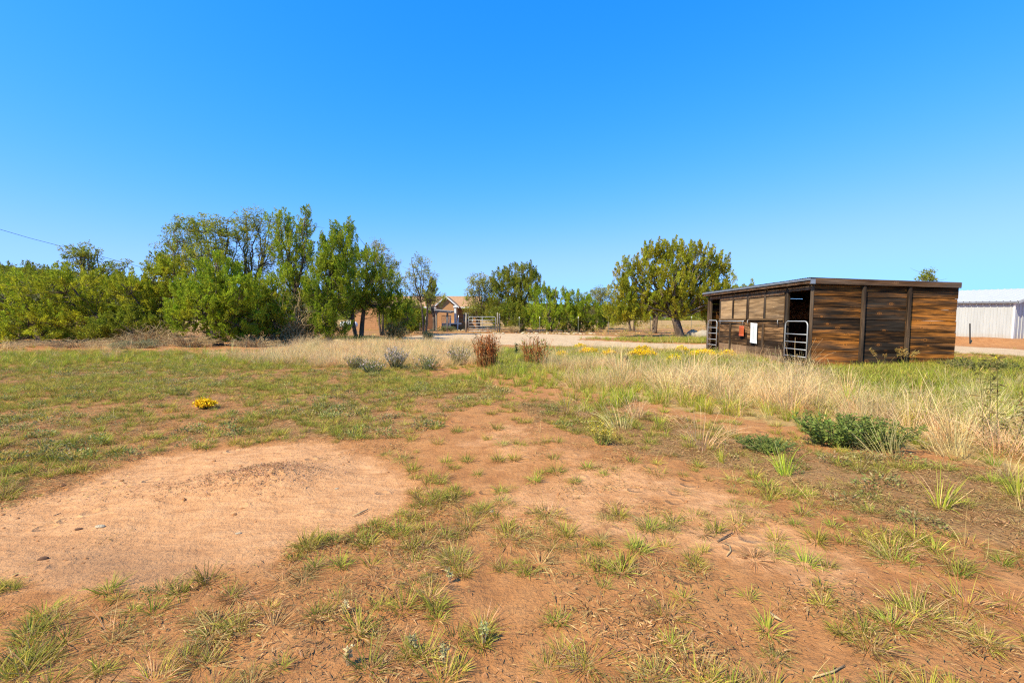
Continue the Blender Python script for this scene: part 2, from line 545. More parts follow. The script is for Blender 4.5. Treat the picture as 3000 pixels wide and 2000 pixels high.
def ground_material():
    t = NT('red_soil')
    pos = t.n('NewGeometry').outputs['Position']
    A = {k: t.n('Attribute', attribute_name=k).outputs['Fac'] for k in ('sand', 'road', 'cover', 'damp', 'strawbed')}
    n1 = t.noise(pos, 0.55, 5, 0.6)
    n2 = t.noise(pos, 4.5, 6, 0.65)
    n3 = t.noise(pos, 38, 5, 0.7)
    n4 = t.noise(t.mapping(pos, (5.5, 18, 8), (0, 0, math.radians(-24))), 1.0, 4, 0.6, 0.4)
    soil = t.ramp(n2, [(0.22, (0.245, 0.098, 0.033)), (0.48, (0.395, 0.168, 0.058)), (0.78, (0.50, 0.242, 0.092))])
    soil = t.mix(t.math('MULTIPLY', t.ramp(n1, [(0.40, (0, 0, 0)), (0.65, (1, 1, 1))]), 0.35), soil, (0.45, 0.222, 0.08))
    soil = t.mix(t.ramp(n3, [(0.30, (0.5, 0.5, 0.5)), (0.46, (0, 0, 0))]), soil, (0.165, 0.082, 0.040))
    sand = t.ramp(n4, [(0.22, (0.40, 0.185, 0.076)), (0.46, (0.57, 0.285, 0.122)), (0.75, (0.66, 0.355, 0.165))])
    sand = t.mix(t.math('MULTIPLY', A['damp'], 0.75), sand, (0.31, 0.158, 0.074))
    edge = t.math('SUBTRACT', t.noise(pos, 7, 5, 0.7), 0.5)

    def m(a, k=0.9, lo=0.35, hi=0.65):
        return t.ramp(t.math('ADD', a, t.math('MULTIPLY', edge, k)), [(lo, (0, 0, 0)), (hi, (1, 1, 1))])
    sand = t.mix(t.math('MULTIPLY', t.ramp(n2, [(0.28, (1, 1, 1)), (0.5, (0, 0, 0))]), 0.55), sand, (0.42, 0.195, 0.08))
    c = t.mix(m(A['sand'], 1.3, 0.25, 0.85), soil, sand)
    litter = t.ramp(n3, [(0.28, (0.13, 0.074, 0.030)), (0.5, (0.26, 0.150, 0.062)), (0.75, (0.38, 0.25, 0.112))])
    c = t.mix(t.math('MULTIPLY', m(A['cover'], 1.5), 0.72), c, litter)
    strawc = t.ramp(n2, [(0.3, (0.33, 0.20, 0.07)), (0.7, (0.48, 0.34, 0.13))])
    c = t.mix(t.math('MULTIPLY', m(A['strawbed'], 1.2), 0.8), c, strawc)
    roadc = t.ramp(t.noise(pos, 1.7, 6, 0.7), [(0.3, (0.44, 0.295, 0.165)), (0.7, (0.58, 0.42, 0.255))])
    c = t.mix(m(A['road'], 0.5), c, roadc)
    h = t.math('ADD', t.math('MULTIPLY', n3, 0.30), t.math('MULTIPLY', n2, 0.9))
    h = t.math('ADD', h, t.math('MULTIPLY', n4, 0.25))
    vo = t.n('TexVoronoi', feature='F1', i_Scale=3.4)
    t.l(t.mapping(pos, (1, 1, 0.05)), vo.inputs['Vector'])
    dent = t.ramp(vo.outputs['Distance'], [(0.0, (0.1, 0.1, 0.1)), (0.14, (0.0, 0.0, 0.0)), (0.24, (1, 1, 1)), (0.34, (0.6, 0.6, 0.6))])
    cs_ = t.n('SeparateColor'); t.l(vo.outputs['Color'], cs_.inputs[0])
    pick = t.math('LESS_THAN', cs_.outputs[0], 0.45)
    h = t.math('ADD', h, t.math('MULTIPLY', t.math('MULTIPLY', t.math('SUBTRACT', dent, 0.6), pick), 0.42))
    nrm = t.bump(t.noise(pos, 120, 3, 0.7), 0.5, 0.008, t.bump(h, 0.9, 0.06))
    return t.pbr(c, 0.95, nrm, 0, 0.12)


M['ground'] = ground_material()
t = NT('wooded_hill_soil')
M['hill'] = t.pbr(t.ramp(t.noise(t.n('NewGeometry').outputs['Position'], 0.05, 6), [(0.35, (0.05, 0.065, 0.03)), (0.7, (0.16, 0.12, 0.06))]), 0.95)

# ------------------------------------------------------------------ ground
NX, NY = 520, 560
kx, ky = math.asinh(900 / 4.0), math.asinh(900 / 3.0)
gx = 4.0 * np.sinh(kx * np.linspace(-1, 1, NX))
gy = 3.0 * np.sinh(ky * np.linspace(-0.45, 1, NY))
X, Y = np.meshgrid(gx, gy)
x, y = X.ravel(), Y.ravel()
gm = masks(x, y)
jr = np.random.default_rng(5)
for _ in range(6):
    jd = 0.10 + 0.012 * np.abs(y)
    g2 = masks(x + jr.normal(size=x.shape) * jd, y + jr.normal(size=x.shape) * jd)
    for k_ in gm:
        if k_ not in ('px', 'py'): gm[k_] = gm[k_] + g2[k_]
for k_ in gm:
    if k_ not in ('px', 'py'): gm[k_] = gm[k_] / 7
z = ground_z(x, y)
z = z - gm['road'] * 0.02
sandm = np.clip(gm['sand'] + gm['path'] * (0.05 + 0.70 * sstep(0.35, 0.65, fbm(x * 0.9, y * 0.9, 19))), 0, 1)
damp = np.exp(-(((gm['px'] - 330) / 330) ** 2 + ((gm['py'] - 1650) / 85) ** 2)) * (y > 0.6) * gm['sand']
damp = np.clip(damp + 0.8 * np.exp(-(((gm['px'] - 760) / 260) ** 2 + ((gm['py'] - 1670) / 28) ** 2)) * (y > 0.6), 0, 1)
cover = np.clip(0.62 * gm['greenl'] + 0.9 * gm['litter'] + 0.5 * gm['mixed'] + 0.5 * gm['greens'] + 0.30 * (gm['py'] > 1500) * (y > 0.6)
                + 0.75 * sstep(22, 30, y) * (1 - gm['road']), 0, 1) * (1 - gm['sand']) * (1 - 0.7 * gm['path'])
cover = cover * (0.35 + 0.9 * fbm(x * 0.7, y * 0.7, 21))
straw = np.clip(gm['strawl'] + gm['strawr'] + 0.6 * sstep(45, 60, y), 0, 1)
idx = np.arange(NX * NY).reshape(NY, NX)
Q = np.stack([idx[:-1, :-1], idx[:-1, 1:], idx[1:, 1:], idx[1:, :-1]], -1).reshape(-1, 4)
me = new_mesh('ground', np.stack([x, y, z], 1), Q, smooth=True, extra=dict(sand=sandm, road=gm['road'], cover=cover, damp=damp, strawbed=straw))
me.materials.append(M['ground'])
tag(link('ground', me), 'red sandy soil with bare pan, trodden path and pale driveway', kind='structure')

# far wooded hills
ang = np.linspace(-1.35, 1.35, 160)
hv, hq = [], []
HILL = [66, 56, 42, 27, 12, 5, 6]
prof = [(430, 0.0), (520, 0.45), (640, 0.85), (760, 1.0), (900, 0.7)]
for a in ang:
    pxh = 1500 + F_PX * math.tan(max(-1.2, min(1.2, a)))
    top = np.interp(pxh, [-2500, 0, 700, 1500, 2100, 3000, 5000], HILL) * (0.9 + 0.25 * float(fbm(a * 6, 1.3, 77)))
    for d, k in prof:
        hv.append((math.sin(a) * d, math.cos(a) * d, -2 + k * top))
hv = np.array(hv)
n = len(prof)
for i in range(len(ang) - 1):
    for j in range(n - 1):
        hq.append((i * n + j, (i + 1) * n + j, (i + 1) * n + j + 1, i * n + j + 1))
me = new_mesh('hills', hv, hq, smooth=True)
me.materials.append(M['hill'])
tag(link('hills', me), 'low dark wooded hills along the horizon', kind='structure')

# ------------------------------------------------------------------ plants: shared pieces
def norm(v):
    return v / (np.linalg.norm(v, axis=-1, keepdims=True) + 1e-9)


def leaves(pos, dirs, length, width, col, r, flat=False):
    """one kite-shaped leaf per row"""
    n = len(pos)
    length = np.broadcast_to(length, (n,))[:, None]; width = np.broadcast_to(width, (n,))[:, None]
    side = norm(np.cross(dirs, np.array([0, 0, 1.0]) + 0.35 * r.normal(size=(n, 3)) if flat else norm(r.normal(size=(n, 3)))))
    nrm = np.cross(side, dirs)
    mid = pos + dirs * length * 0.45 + nrm * length * 0.06
    V = np.stack([pos, mid + side * width * 0.5, pos + dirs * length, mid - side * width * 0.5], 1).reshape(-1, 3)
    Q = np.arange(n * 4).reshape(-1, 4)
    C = np.repeat(np.asarray(col).reshape(-1, 3) if np.ndim(col) > 1 else np.broadcast_to(col, (n, 3)), 4, 0)
    return V, Q, C


def needles(pos, dirs, length, width, col, r):
    n = len(pos)
    length = np.broadcast_to(length, (n,))[:, None]; width = np.broadcast_to(width, (n,))[:, None]
    side = norm(np.cross(dirs, norm(r.normal(size=(n, 3)))))
    V = np.stack([pos + side * width * 0.5, pos + dirs * length, pos - side * width * 0.5], 1).reshape(-1, 3)
    return V, np.arange(n * 3).reshape(-1, 3), np.repeat(col, 3, 0)


def palette(r, n, cols, w=None, jit=0.12):
    cols = np.asarray(cols, float)
    c = cols[r.choice(len(cols), n, p=w)]
    return np.clip(c * (1 + jit * r.normal(size=(n, 1))) * (1 + 0.05 * r.normal(size=(n, 3))), 0.004, 1)


def bez(p0, p1, p2, n):
    t = np.linspace(0, 1, n)[:, None]
    return (1 - t) ** 2 * p0 + 2 * (1 - t) * t * p1 + t * t * p2


def base_at(px, Yd):
    x = (px - 1500) / F_PX * Yd
    return np.array([x, Yd, ground_z(x, Yd)])


JUNIPER = [(0.357, 0.38, 0.024), (0.406, 0.414, 0.025), (0.309, 0.348, 0.024), (0.445, 0.439, 0.03)]
GREENJ = [(0.303, 0.377, 0.023), (0.342, 0.41, 0.024), (0.26, 0.336, 0.021), (0.383, 0.43, 0.028)]
PINYON = [(0.266, 0.282, 0.033), (0.304, 0.309, 0.035), (0.236, 0.255, 0.032), (0.339, 0.328, 0.041)]
OAK = [(0.314, 0.316, 0.048), (0.367, 0.353, 0.055), (0.278, 0.282, 0.046), (0.404, 0.366, 0.065)]
DARKJ = [(0.239, 0.273, 0.023), (0.275, 0.302, 0.025), (0.212, 0.243, 0.022), (0.306, 0.318, 0.029)]


def tree(name, label, px_base, Yd, lobes, seed, plumes=260, per=60, cols=JUNIPER, plen=(0.35, 0.75), leaf=(0.11, 0.045), shell=0.5,
         trunk_r=0.16, stems=1, lean=0.0, style='juniper', fork=0.25, twig_r=0.012, dead=0, cat='tree', group=None, depth=0.85, upright=0.75, tw=0.30, bark='bark', spire=0.05):
    """a tree: stems and limbs run from the base to the lobes of the crown; every spray of foliage hangs on a twig from the nearest limb.
    lobes: (column, row, half width, half height) of each crown lobe in photo pixels, all round the tree's own depth"""
    r = np.random.default_rng(seed)
    b = base_at(px_base, Yd)
    s = Yd / F_PX
    root = empty(name, tuple(b), label, cat, group)
    L = []
    for (lx, ly, rx, ry) in lobes:
        dy = r.uniform(-0.55, 0.55) * rx * s * depth
        c = np.array(P(lx, ly, Yd)) + np.array([0, dy, 0])
        L.append((c, np.array([rx * s, rx * s * depth, ry * s])))
    wood = MB()
    top = max(c[2] + rr[2] for c, rr in L) - b[2]
    # stems
    limb_pts, limb_rad = [], []
    st = []
    for k in range(stems):
        a = r.uniform(0, 6.28)
        off = np.array([math.cos(a), math.sin(a), 0]) * trunk_r * (0.9 if stems > 1 else 0)
        f = b + np.array([lean * top, 0, fork * top * r.uniform(0.8, 1.15)]) + off * 3
        st.append((b + off - np.array([0, 0, 0.15]), f))
        pts = bez(st[-1][0], (st[-1][0] + f) / 2 + r.normal(size=3) * 0.08 * fork * top, f, 7)
        rr = np.linspace(trunk_r * 1.25, trunk_r * 0.75, 7) * (1.0 if stems == 1 else 0.8)
        rr[0] *= 1.25
        wood.tube(pts, rr, 8)
        limb_pts += list(pts[3:]); limb_rad += list(rr[3:])
    vol = np.array([np.prod(rr) ** (2 / 3) for _, rr in L])
    for (c, rr), v in zip(L, vol):
        for q in range(3 if v > 0.4 * vol.max() else 2):
            f = st[r.integers(len(st))][1]
            end = c + r.normal(size=3) * rr * 0.35 + np.array([0, 0, rr[2] * (0.45 if q == 0 else 0.0)])
            d = end - f
            ctrl = f + d * np.array([0.5, 0.5, 0.42]) + np.array([0, 0, 0.10 * np.linalg.norm(d[:2])]) + r.normal(size=3) * 0.10 * np.linalg.norm(d)
            pts = bez(f, ctrl, end, 11)
            pts[1:-1] += r.normal(size=(9, 3)) * 0.035 * np.linalg.norm(d) / 3
            rad = (trunk_r * 0.55) * (1 - np.linspace(0, 1, 11)) ** 0.9 * (0.85 if q == 0 else 0.45) * (0.55 + 0.45 * min(1, v / vol.max() * 1.3)) * (1.0 if end[2] - f[2] > 0.35 * top else 0.6) + twig_r * 1.4
            wood.tube(pts, rad, 6)
            limb_pts += list(pts[2:]); limb_rad += list(rad[2:])
    limb_pts = np.array(limb_pts)
    # sprays
    plumes = int(plumes * 1.12)
    per = int(per * 1.95)
    leaf = (leaf[0] * 0.70, leaf[1] * 0.82)
    if style == 'loose':
        plumes = int(plumes * 0.80); per = int(per * 0.72); leaf = (leaf[0] * 1.2, leaf[1] * 1.4); dead = int(dead * 1.6 + 30)
    n_l = np.maximum(6, (plumes * vol / vol.sum()).astype(int))
    tip, out, lob = [], [], []
    for (c, rr), n in zip(L, n_l):
        d = norm(r.normal(size=(n, 3)))
        d[:, 2] = np.where(r.random(n) < 0.25, np.abs(d[:, 2]), d[:, 2])
        rad = shell + (1 - shell) * r.random(n) ** 0.6
        rad *= 0.80 + 0.42 * fbm(d[:, 0] * 2.3 + c[0], d[:, 2] * 2.3 + c[2] + d[:, 1] * 1.7, seed % 50)
        tip.append(c + d * rr * rad[:, None]); out.append(d)
    tip = np.vstack(tip); out = np.vstack(out)
    keep = tip[:, 2] > b[2] + 0.12
    tip, out = tip[keep], out[keep]
    n = len(tip)
    ax = norm(out * (1 - upright) + np.array([0, 0, upright]) + 0.22 * r.normal(size=(n, 3)))
    pl = r.uniform(*plen, n)
    if style == 'juniper':
        lead = np.nonzero((r.random(n) < spire) & (out[:, 2] > 0.0))[0]
        axl = norm(out[lead] * 0.22 + np.array([0, 0, 1.0]) + 0.10 * r.normal(size=(len(lead), 3)))
        pll = r.uniform(1.1, 1.6, len(lead)) * plen[1] * 0.8
        tl = tip[lead] + axl * (pll * 0.30)[:, None]
        tip = np.vstack([tip, tl, tl]); ax = np.vstack([ax, axl, axl]); pl = np.concatenate([pl, pll, pll]); out = np.vstack([out, out[lead], out[lead]])
        n = len(tip)
    start = tip - ax * pl[:, None] * 0.55
    # twigs from the nearest lower limb point
    for i in range(n):
        dd = np.linalg.norm((limb_pts - start[i]) * np.array([1, 1, 0.8]), axis=1) + 0.8 * np.maximum(0, limb_pts[:, 2] - start[i][2])
        j = int(np.argmin(dd))
        p0 = limb_pts[j]
        mid = (p0 + start[i]) / 2 + np.array([0, 0, -0.06 * dd[j]]) + r.normal(size=3) * 0.06 * dd[j]
        pts = np.vstack([bez(p0, mid, start[i], 5), tip[i]])
        wood.tube(pts, np.linspace(max(twig_r, min(limb_rad[j] * 0.30, twig_r * 2.2)), twig_r * 0.4, 6), 3)
    for i in range(dead):
        j = r.integers(len(limb_pts))
        p0 = limb_pts[j]
        d = norm(r.normal(size=3) * np.array([1, 1, 0.5])) * r.uniform(0.4, 1.3)
        wood.tube(bez(p0, p0 + d * 0.5 + r.normal(size=3) * 0.15, p0 + d, 5), np.linspace(twig_r * 1.3, twig_r * 0.3, 5), 3)
    V = np.vstack(wood.V) - b
    me = new_mesh('trunk', V, np.vstack(wood.Q), np.vstack(wood.T) if wood.T else None, smooth=True)
    me.materials.append(M[bark])
    link('trunk', me, root)
    # foliage
    cs = np.asarray(cols)
    tone = palette(r, n, cs, jit=0.10)
    k = per
    t = r.random((n, k)) ** 0.9
    pr = norm(np.cross(np.repeat(ax[:, None, :], k, 1), r.normal(size=(n, k, 3))))
    if style == 'juniper':
        w = tw * pl[:, None] * (1.02 - t) ** 0.65 * np.sqrt(r.random((n, k)))
        pos = start[:, None, :] + ax[:, None, :] * (pl[:, None] * (t * 1.05 - 0.10))[..., None] + pr * w[..., None]
        dr = norm(ax[:, None, :] * 0.9 + pr * 0.55 + 0.25 * r.normal(size=(n, k, 3)))
    else:                                           # loose leaf bunches round the twig end
        w = tw * 1.5 * pl[:, None] * r.random((n, k)) ** 0.6
        pos = start[:, None, :] + ax[:, None, :] * (pl[:, None] * t * 1.1)[..., None] + pr * w[..., None]
        dr = norm(ax[:, None, :] * 0.3 + pr * 0.8 + 0.6 * r.normal(size=(n, k, 3)))
    ln = leaf[0] * np.exp(r.normal(0, 0.35, n * k))
    colr = np.repeat(tone[:, None, :], k, 1).reshape(-1, 3) * (1 + 0.16 * r.normal(size=(n * k, 1)))
    V, Td, C = needles(pos.reshape(-1, 3), dr.reshape(-1, 3), ln, ln * leaf[1] / leaf[0], np.clip(colr, 0.004, 1), r)
    me = new_mesh('crown', V - b, None, Td, col=C)
    me.materials.append(M['leaf'])
    link('crown', me, root)
    return root


def brush(name, label, px, Yd, w, h, seed, n=260, twig=0.007, mat='twig', group=None, cat='shrub', droop=0.3, leafcol=None, nl=0, leaf=(0.05, 0.016), arch=0.8):
    """a shrub of bare or leafy twigs rising from one crown"""
    r = np.random.default_rng(seed)
    b = base_at(px, Yd)
    s = Yd / F_PX
    w *= s; h *= s
    root = empty(name, tuple(b), label, cat, group)
    wood = MB()
    tips = []
    for i in range(n):
        a = r.uniform(0, 6.28)
        q = math.sqrt(r.random())
        p0 = np.array([math.cos(a) * w * 0.35 * q, math.sin(a) * w * 0.3 * q, -0.03])
        e = np.array([math.cos(a + r.normal() * 0.4) * w * r.uniform(0.3, 1.0), math.sin(a) * w * 0.7 * r.uniform(0.3, 1.0), h * r.uniform(0.35, 1.0) * (1 - droop * r.random())])
        e[2] *= math.sqrt(max(0.08, 1 - 0.85 * (e[0] / w) ** 2))
        c = np.array([p0[0] + (e[0] - p0[0]) * 0.25, p0[1] + (e[1] - p0[1]) * 0.25, e[2] * arch]) + r.normal(size=3) * 0.06 * h
        pts = bez(p0, c, e, 6)
        pts[1:-1] += r.normal(size=(4, 3)) * 0.02 * h
        wood.tube(pts, np.linspace(twig * 1.6, twig * 0.5, 6), 3)
        for q in range(3):
            j = r.integers(2, 6)
            d = norm(r.normal(size=3) + np.array([0, 0, 0.4])) * h * r.uniform(0.08, 0.28)
            wood.tube(np.stack([pts[j], pts[j] + d * 0.5 + r.normal(size=3) * 0.02 * h, pts[j] + d]), np.array([0.8, 0.6, 0.35]) * twig, 3)
            tips.append(pts[j] + d)
        tips += list(pts[2:])
    me = new_mesh('stems', np.vstack(wood.V), np.vstack(wood.Q))
    me.materials.append(M[mat])
    link('stems', me, root)
    if nl:
        tips = np.array(tips)
        p = tips[r.integers(len(tips), size=nl)] + r.normal(size=(nl, 3)) * 0.03
        p[:, 2] = np.maximum(p[:, 2], 0.01)
        d = norm(r.normal(size=(nl, 3)) + np.array([0, 0, 0.6]))
        V, Qd, C = leaves(p, d, leaf[0] * r.uniform(0.6, 1.3, nl), leaf[1], palette(r, nl, leafcol), r)
        me = new_mesh('foliage', V, Qd, col=C)
        me.materials.append(M['leaf'])
        link('foliage', me, root)
    return root


# ------------------------------------------------------------------ shed
SHX, SHY = 8.43, 12.85
shed = empty('horse_shed', (SHX, SHY, 0.0), 'low dark plank horse shed with flat tin roof and two stalls', 'shed', rot=(0, math.radians(1.15), 0))
R0 = random.Random(3)
SW, SL = 4.08, 6.85           # width along x, length along y


def plank(lo, hi, mat, name='plank', parent=shed, jit=0.004, rot=0.0):
    """a board as its own object, origin at its centre so that the grain differs from board to board"""
    lo, hi = Vector(lo), Vector(hi)
    c = (lo + hi) / 2
    d = (hi - lo) / 2
    if name in ('plank', 'post', 'fascia', 'batten') and max(d) > 0.3:
        # box with its four long edges planed off
        ax = max(range(3), key=lambda i: d[i])
        o1, o2 = [i for i in range(3) if i != ax]
        c_ = min(0.016, 0.45 * min(d[o1], d[o2]))
        a_, b_ = d[o1], d[o2]
        sec = [(-a_ + c_, -b_), (a_ - c_, -b_), (a_, -b_ + c_), (a_, b_ - c_), (a_ - c_, b_), (-a_ + c_, b_), (-a_, b_ - c_), (-a_, -b_ + c_)]
        V_ = []
        for e_ in (-d[ax], d[ax]):
            for (p_, q_) in sec:
                v_ = [0, 0, 0]; v_[ax] = e_; v_[o1] = p_; v_[o2] = q_
                V_.append(v_)
        Q_ = [(i, (i + 1) % 8, 8 + (i + 1) % 8, 8 + i) for i in range(8)]
        Q_ += [(0, 1, 2, 3), (0, 3, 4, 7), (4, 5, 6, 7), (8, 9, 10, 11), (8, 11, 12, 15), (12, 13, 14, 15)]
        mb = MB().add(V_, Q_)
    else:
        mb = MB().box(tuple(-d), tuple(d))
    o = mb.build(name, M[mat], parent)
    o.location = c + Vector((R0.uniform(-jit, jit) if d.x < d.y else 0, R0.uniform(-jit, jit) if d.y < d.x else 0, 0))
    if rot:
        o.rotation_euler = (0, rot, 0)
    elif name == 'plank' and d.x > d.y:
        o.rotation_euler = (math.radians(R0.uniform(-0.9, 0.5)), math.radians(R0.uniform(-0.16, 0.16)), 0)
    elif name == 'plank':
        o.rotation_euler = (math.radians(R0.uniform(-0.10, 0.10)), math.radians(R0.uniform(-0.8, 0.8)), 0)
    return o


bounds = [-0.12, 0.155, 0.467, 0.779, 1.091, 1.403, 1.715, 2.03, 2.335]
for bay, (x0, x1) in enumerate(((0.035, 1.365), (1.37, 2.645), (2.65, SW))):
    for i in range(8):
        dz = (0.0, -0.016, -0.012)[bay]; dt = dz if i < 7 else 0.0
        plank((x0 + 0.002, 0.0, bounds[i] + 0.003 + dz), (x1 - 0.002 + (R0.uniform(-0.01, 0.015) if bay == 2 else 0), 0.038, bounds[i + 1] - 0.003 + dt), 'plank', jit=0.007)
for xp in (1.40, 2.68):
    plank((xp - 0.048, -0.088, -0.12), (xp + 0.048, -0.004, 2.325), 'post', 'post')
plank((-0.015, -0.012, -0.12), (0.033, 0.10, 2.33), 'post', 'post')
plank((SW - 0.12, 0.045, -0.12), (SW - 0.02, 0.14, 2.27), 'post', 'post')
# far end and back, seen through the openings
for i in range(8):
    plank((0.0, SL - 0.04, bounds[i] + 0.004), (SW, SL, bounds[i + 1] - 0.004), 'plank', jit=0.003)
for i in range(7):
    for (y0, y1) in ((0.04, 3.42), (3.43, SL - 0.05)):
        z1 = bounds[i + 1] - 0.005 - (0.035 if i == 6 else 0)
        plank((SW - 0.04, y0, bounds[i] + 0.004), (SW, y1, z1), 'plank_front', jit=0.003)
for i in range(7):
    plank((0.06, 3.44, bounds[i] + 0.004), (SW - 0.05, 3.48, bounds[i + 1] - 0.004), 'plank_front', jit=0.002)  # unseen inner partition, added to keep the stalls dark
plank((0.0, SL - 0.04, 2.34), (SW, SL, 2.485), 'plank', jit=0.0)
for (y0, y1) in ((0.04, 3.42), (3.43, SL - 0.05)):
    plank((SW - 0.04, y0, 2.03), (SW, y1, 2.45), 'plank_front', jit=0.0)
# front: posts
for (y0, y1, x0) in ((1.15, 1.25, -0.02), (1.26, 1.33, 0.0), (5.66, 5.74, -0.01), (6.62, 6.70, 0.0), (6.72, 6.84, -0.03)):
    plank((x0, y0, -0.12), (x0 + 0.10, y1, 2.30), 'post', 'post', jit=0.002)
plank((-0.005, 0.04, 2.205), (0.045, 6.7, 2.325), 'fascia', 'header', jit=0.0)
panel_y = [1.335, 2.40, 3.50, 4.58, 5.655]
for a, b in zip(panel_y[:-1], panel_y[1:]):
    plank((0.0, a + 0.02, 1.40), (0.022, b - 0.02, 2.20), 'ply', 'panel', jit=0.003)
for yb in panel_y[1:-1]:
    w = 0.05 if abs(yb - 3.5) > 0.1 else 0.075
    plank((-0.032, yb - w, 1.40), (-0.003, yb + w, 2.20), 'post', 'batten', jit=0.001)
plank((-0.03, 1.335, 2.13), (-0.006, 5.655, 2.20), 'fascia', 'batten', jit=0.0)
for a, b in ((1.335, 3.42), (3.58, 5.655)):
    plank((-0.045, a, 1.345), (0.02, b, 1.392), 'ply', 'ledge', jit=0.0)
fb = [-0.12, 0.20, 0.43, 0.66, 0.89, 1.11, 1.34]
for a, b in ((1.335, 3.495), (3.50, 5.655)):
    for i in range(6):
        plank((0.0, a + 0.003, fb[i] + 0.003), (0.034, b - 0.003, fb[i + 1] - 0.003), 'plank_low' if i < 2 else 'plank_front', jit=0.005)
for yb in (2.42, 4.72):
    plank((-0.05, yb - 0.05, -0.1), (-0.004, yb + 0.05, 1.22), 'post', 'batten', jit=0.001)
pipe = MB().tube([(-0.075, 3.62, 1.30), (-0.075, 5.60, 1.30)], 0.018, 8)
pipe.build('bar', M['steel'], shed, True)
for yb, zb in ((1.55, 1.33), (3.38, 1.33), (3.72, 1.31), (5.50, 1.31)):
    hk = MB().tube([(-0.02, yb, zb + 0.03), (-0.06, yb, zb), (-0.065, yb, zb - 0.09), (-0.035, yb, zb - 0.12)], 0.011, 6)
    hk.build('hook', M['steel'], shed, True)
# roof: corrugated tin on rafters, metal drip edge in front, plank fascia on the near side
def roof_z(xx): return 2.515 - 0.012 * (xx + 0.15)
ys = np.arange(-0.11, SL + 0.20, 0.024)
xs = np.linspace(-0.17, SW + 0.0, 5)
V = np.array([(xx, yy, roof_z(xx) + 0.011 + 0.012 * (float(vnoise(yy * 0.9, xx * 0.5, 41)) - 0.5) + 0.011 * math.sin(yy / 0.076 * 2 * math.pi)) for yy in ys for xx in xs])
idx = np.arange(len(ys) * 5).reshape(len(ys), 5)
Qr = np.stack([idx[:-1, :-1], idx[:-1, 1:], idx[1:, 1:], idx[1:, :-1]], -1).reshape(-1, 4)
me = new_mesh('roof', V, Qr, smooth=True); me.materials.append(M['tin'])
roof = link('roof', me, shed)
plank((-0.19, -0.12, 2.455), (-0.165, SL + 0.21, 2.507), 'trim', 'drip_edge', roof, 0)
plank((-0.163, -0.105, 2.36), (-0.13, SL + 0.19, 2.455), 'fascia', 'fascia', roof, 0)
plank((-0.02, -0.11, 2.335), (SW - 0.02, -0.075, 2.487), 'fascia', 'fascia', roof, 0, rot=math.radians(0.5))
plank((-0.16, -0.113, 2.355), (-0.022, -0.07, 2.49), 'trim', 'corner_cap', roof, 0)
for yy in np.linspace(0.06, SL - 0.2, 7):
    plank((-0.12, yy, 2.34), (SW + 0.0, yy + 0.045, 2.47), 'post', 'rafter', roof, 0)


# ------------------------------------------------------------------ stall gates, things hung on the shed
def bar_gate(name, label, origin, length, height, rails, rotz, tilt=0.0, r=0.0185, corner=0.14, mid=False, group=None):
    """tubular gate standing in the local y-z plane, origin at its foot"""
    g = empty(name, origin, label, 'gate', group, (0, tilt, rotz))
    c = corner
    pts = [(0, 0, 0.0)]
    arc = lambda cy, cz, a0, a1: [(0, cy + c * math.cos(a), cz + c * math.sin(a)) for a in np.linspace(a0, a1, 7)]
    pts = [(0, 0, 0)] + arc(c, height - c, math.pi, math.pi / 2) + arc(length - c, height - c, math.pi / 2, 0) + [(0, length, 0)]
    MB().tube(pts, r, 8).build('frame', M['steel'], g, True)
    for zz in rails:
        MB().tube([(0, 0.004, zz), (0, length - 0.004, zz)], r * 0.82, 8).build('rail', M['steel'], g, True)
    if mid:
        MB().tube([(0.012, length / 2, 0), (0.012, length / 2, height)], r * 0.8, 8).build('upright', M['steel'], g, True)
    return g


ca = math.radians(1.15)
bar_gate('stall_gate', 'grey tubular stall gate in the shed doorway beside the long plank wall', (SHX - 0.06, SHY + 0.07, 0.03), 1.05, 1.28, (0.03, 0.25, 0.46, 0.67, 0.90), 0, ca)
bar_gate('stall_gate', 'grey tubular stall gate in the far narrow shed doorway near the juniper', (SHX - 0.07, SHY + 5.76, 0.05), 0.84, 1.28, (0.03, 0.27, 0.50, 0.75, 0.98), 0, ca)

b = MB()
ny, nz = 7, 5
V = []
for k in (0, 1):
    for j in range(nz):
        for i in range(ny):
            u = i / (ny - 1) - 0.5; v = j / (nz - 1)
            V.append((-0.05 - 0.03 * math.cos(u * 3.0) - k * 0.012 + 0.01 * v, u * 0.33, v * 0.36))
V = np.array(V)
idx = np.arange(2 * ny * nz).reshape(2, nz, ny)
q = []
for k in (0, 1):
    for j in range(nz - 1):
        for i in range(ny - 1):
            f = (idx[k, j, i], idx[k, j, i + 1], idx[k, j + 1, i + 1], idx[k, j + 1, i])
            q.append(f if k else f[::-1])
for j in range(nz - 1):
    for i in (0, ny - 1):
        q.append((idx[0, j, i], idx[1, j, i], idx[1, j + 1, i], idx[0, j + 1, i]))
for i in range(ny - 1):
    for j in (0, nz - 1):
        q.append((idx[0, j, i], idx[1, j, i], idx[1, j, i + 1], idx[0, j, i + 1]))
o = empty('rubber_flap', (SHX + 0.0, SHY + 3.76, 0.77), 'orange rubber flap hung on the shed front below a hook', 'flap')
b.add(V, q).build('flap', M['orange'], o, True)
MB().tube([(-0.065, 0, 0.35), (-0.07, 0.01, 0.45), (-0.06, -0.03, 0.53)], 0.008, 6).build('strap', M['dark'], o)
o = empty('plastic_sheet', (SHX + 0.02, SHY + 2.93, 0.54), 'tall white plastic sheet fixed to the lower shed front', 'sheet')
mb = MB()
V = []
for k in (0, 1):
    for j in range(6):
        for i in range(3):
            V.append((-0.062 - 0.010 * k - 0.004 * math.sin(j * 0.7 + i), (i / 2 - 0.5) * 0.43, j / 5 * 0.69 + 0.01 * i))
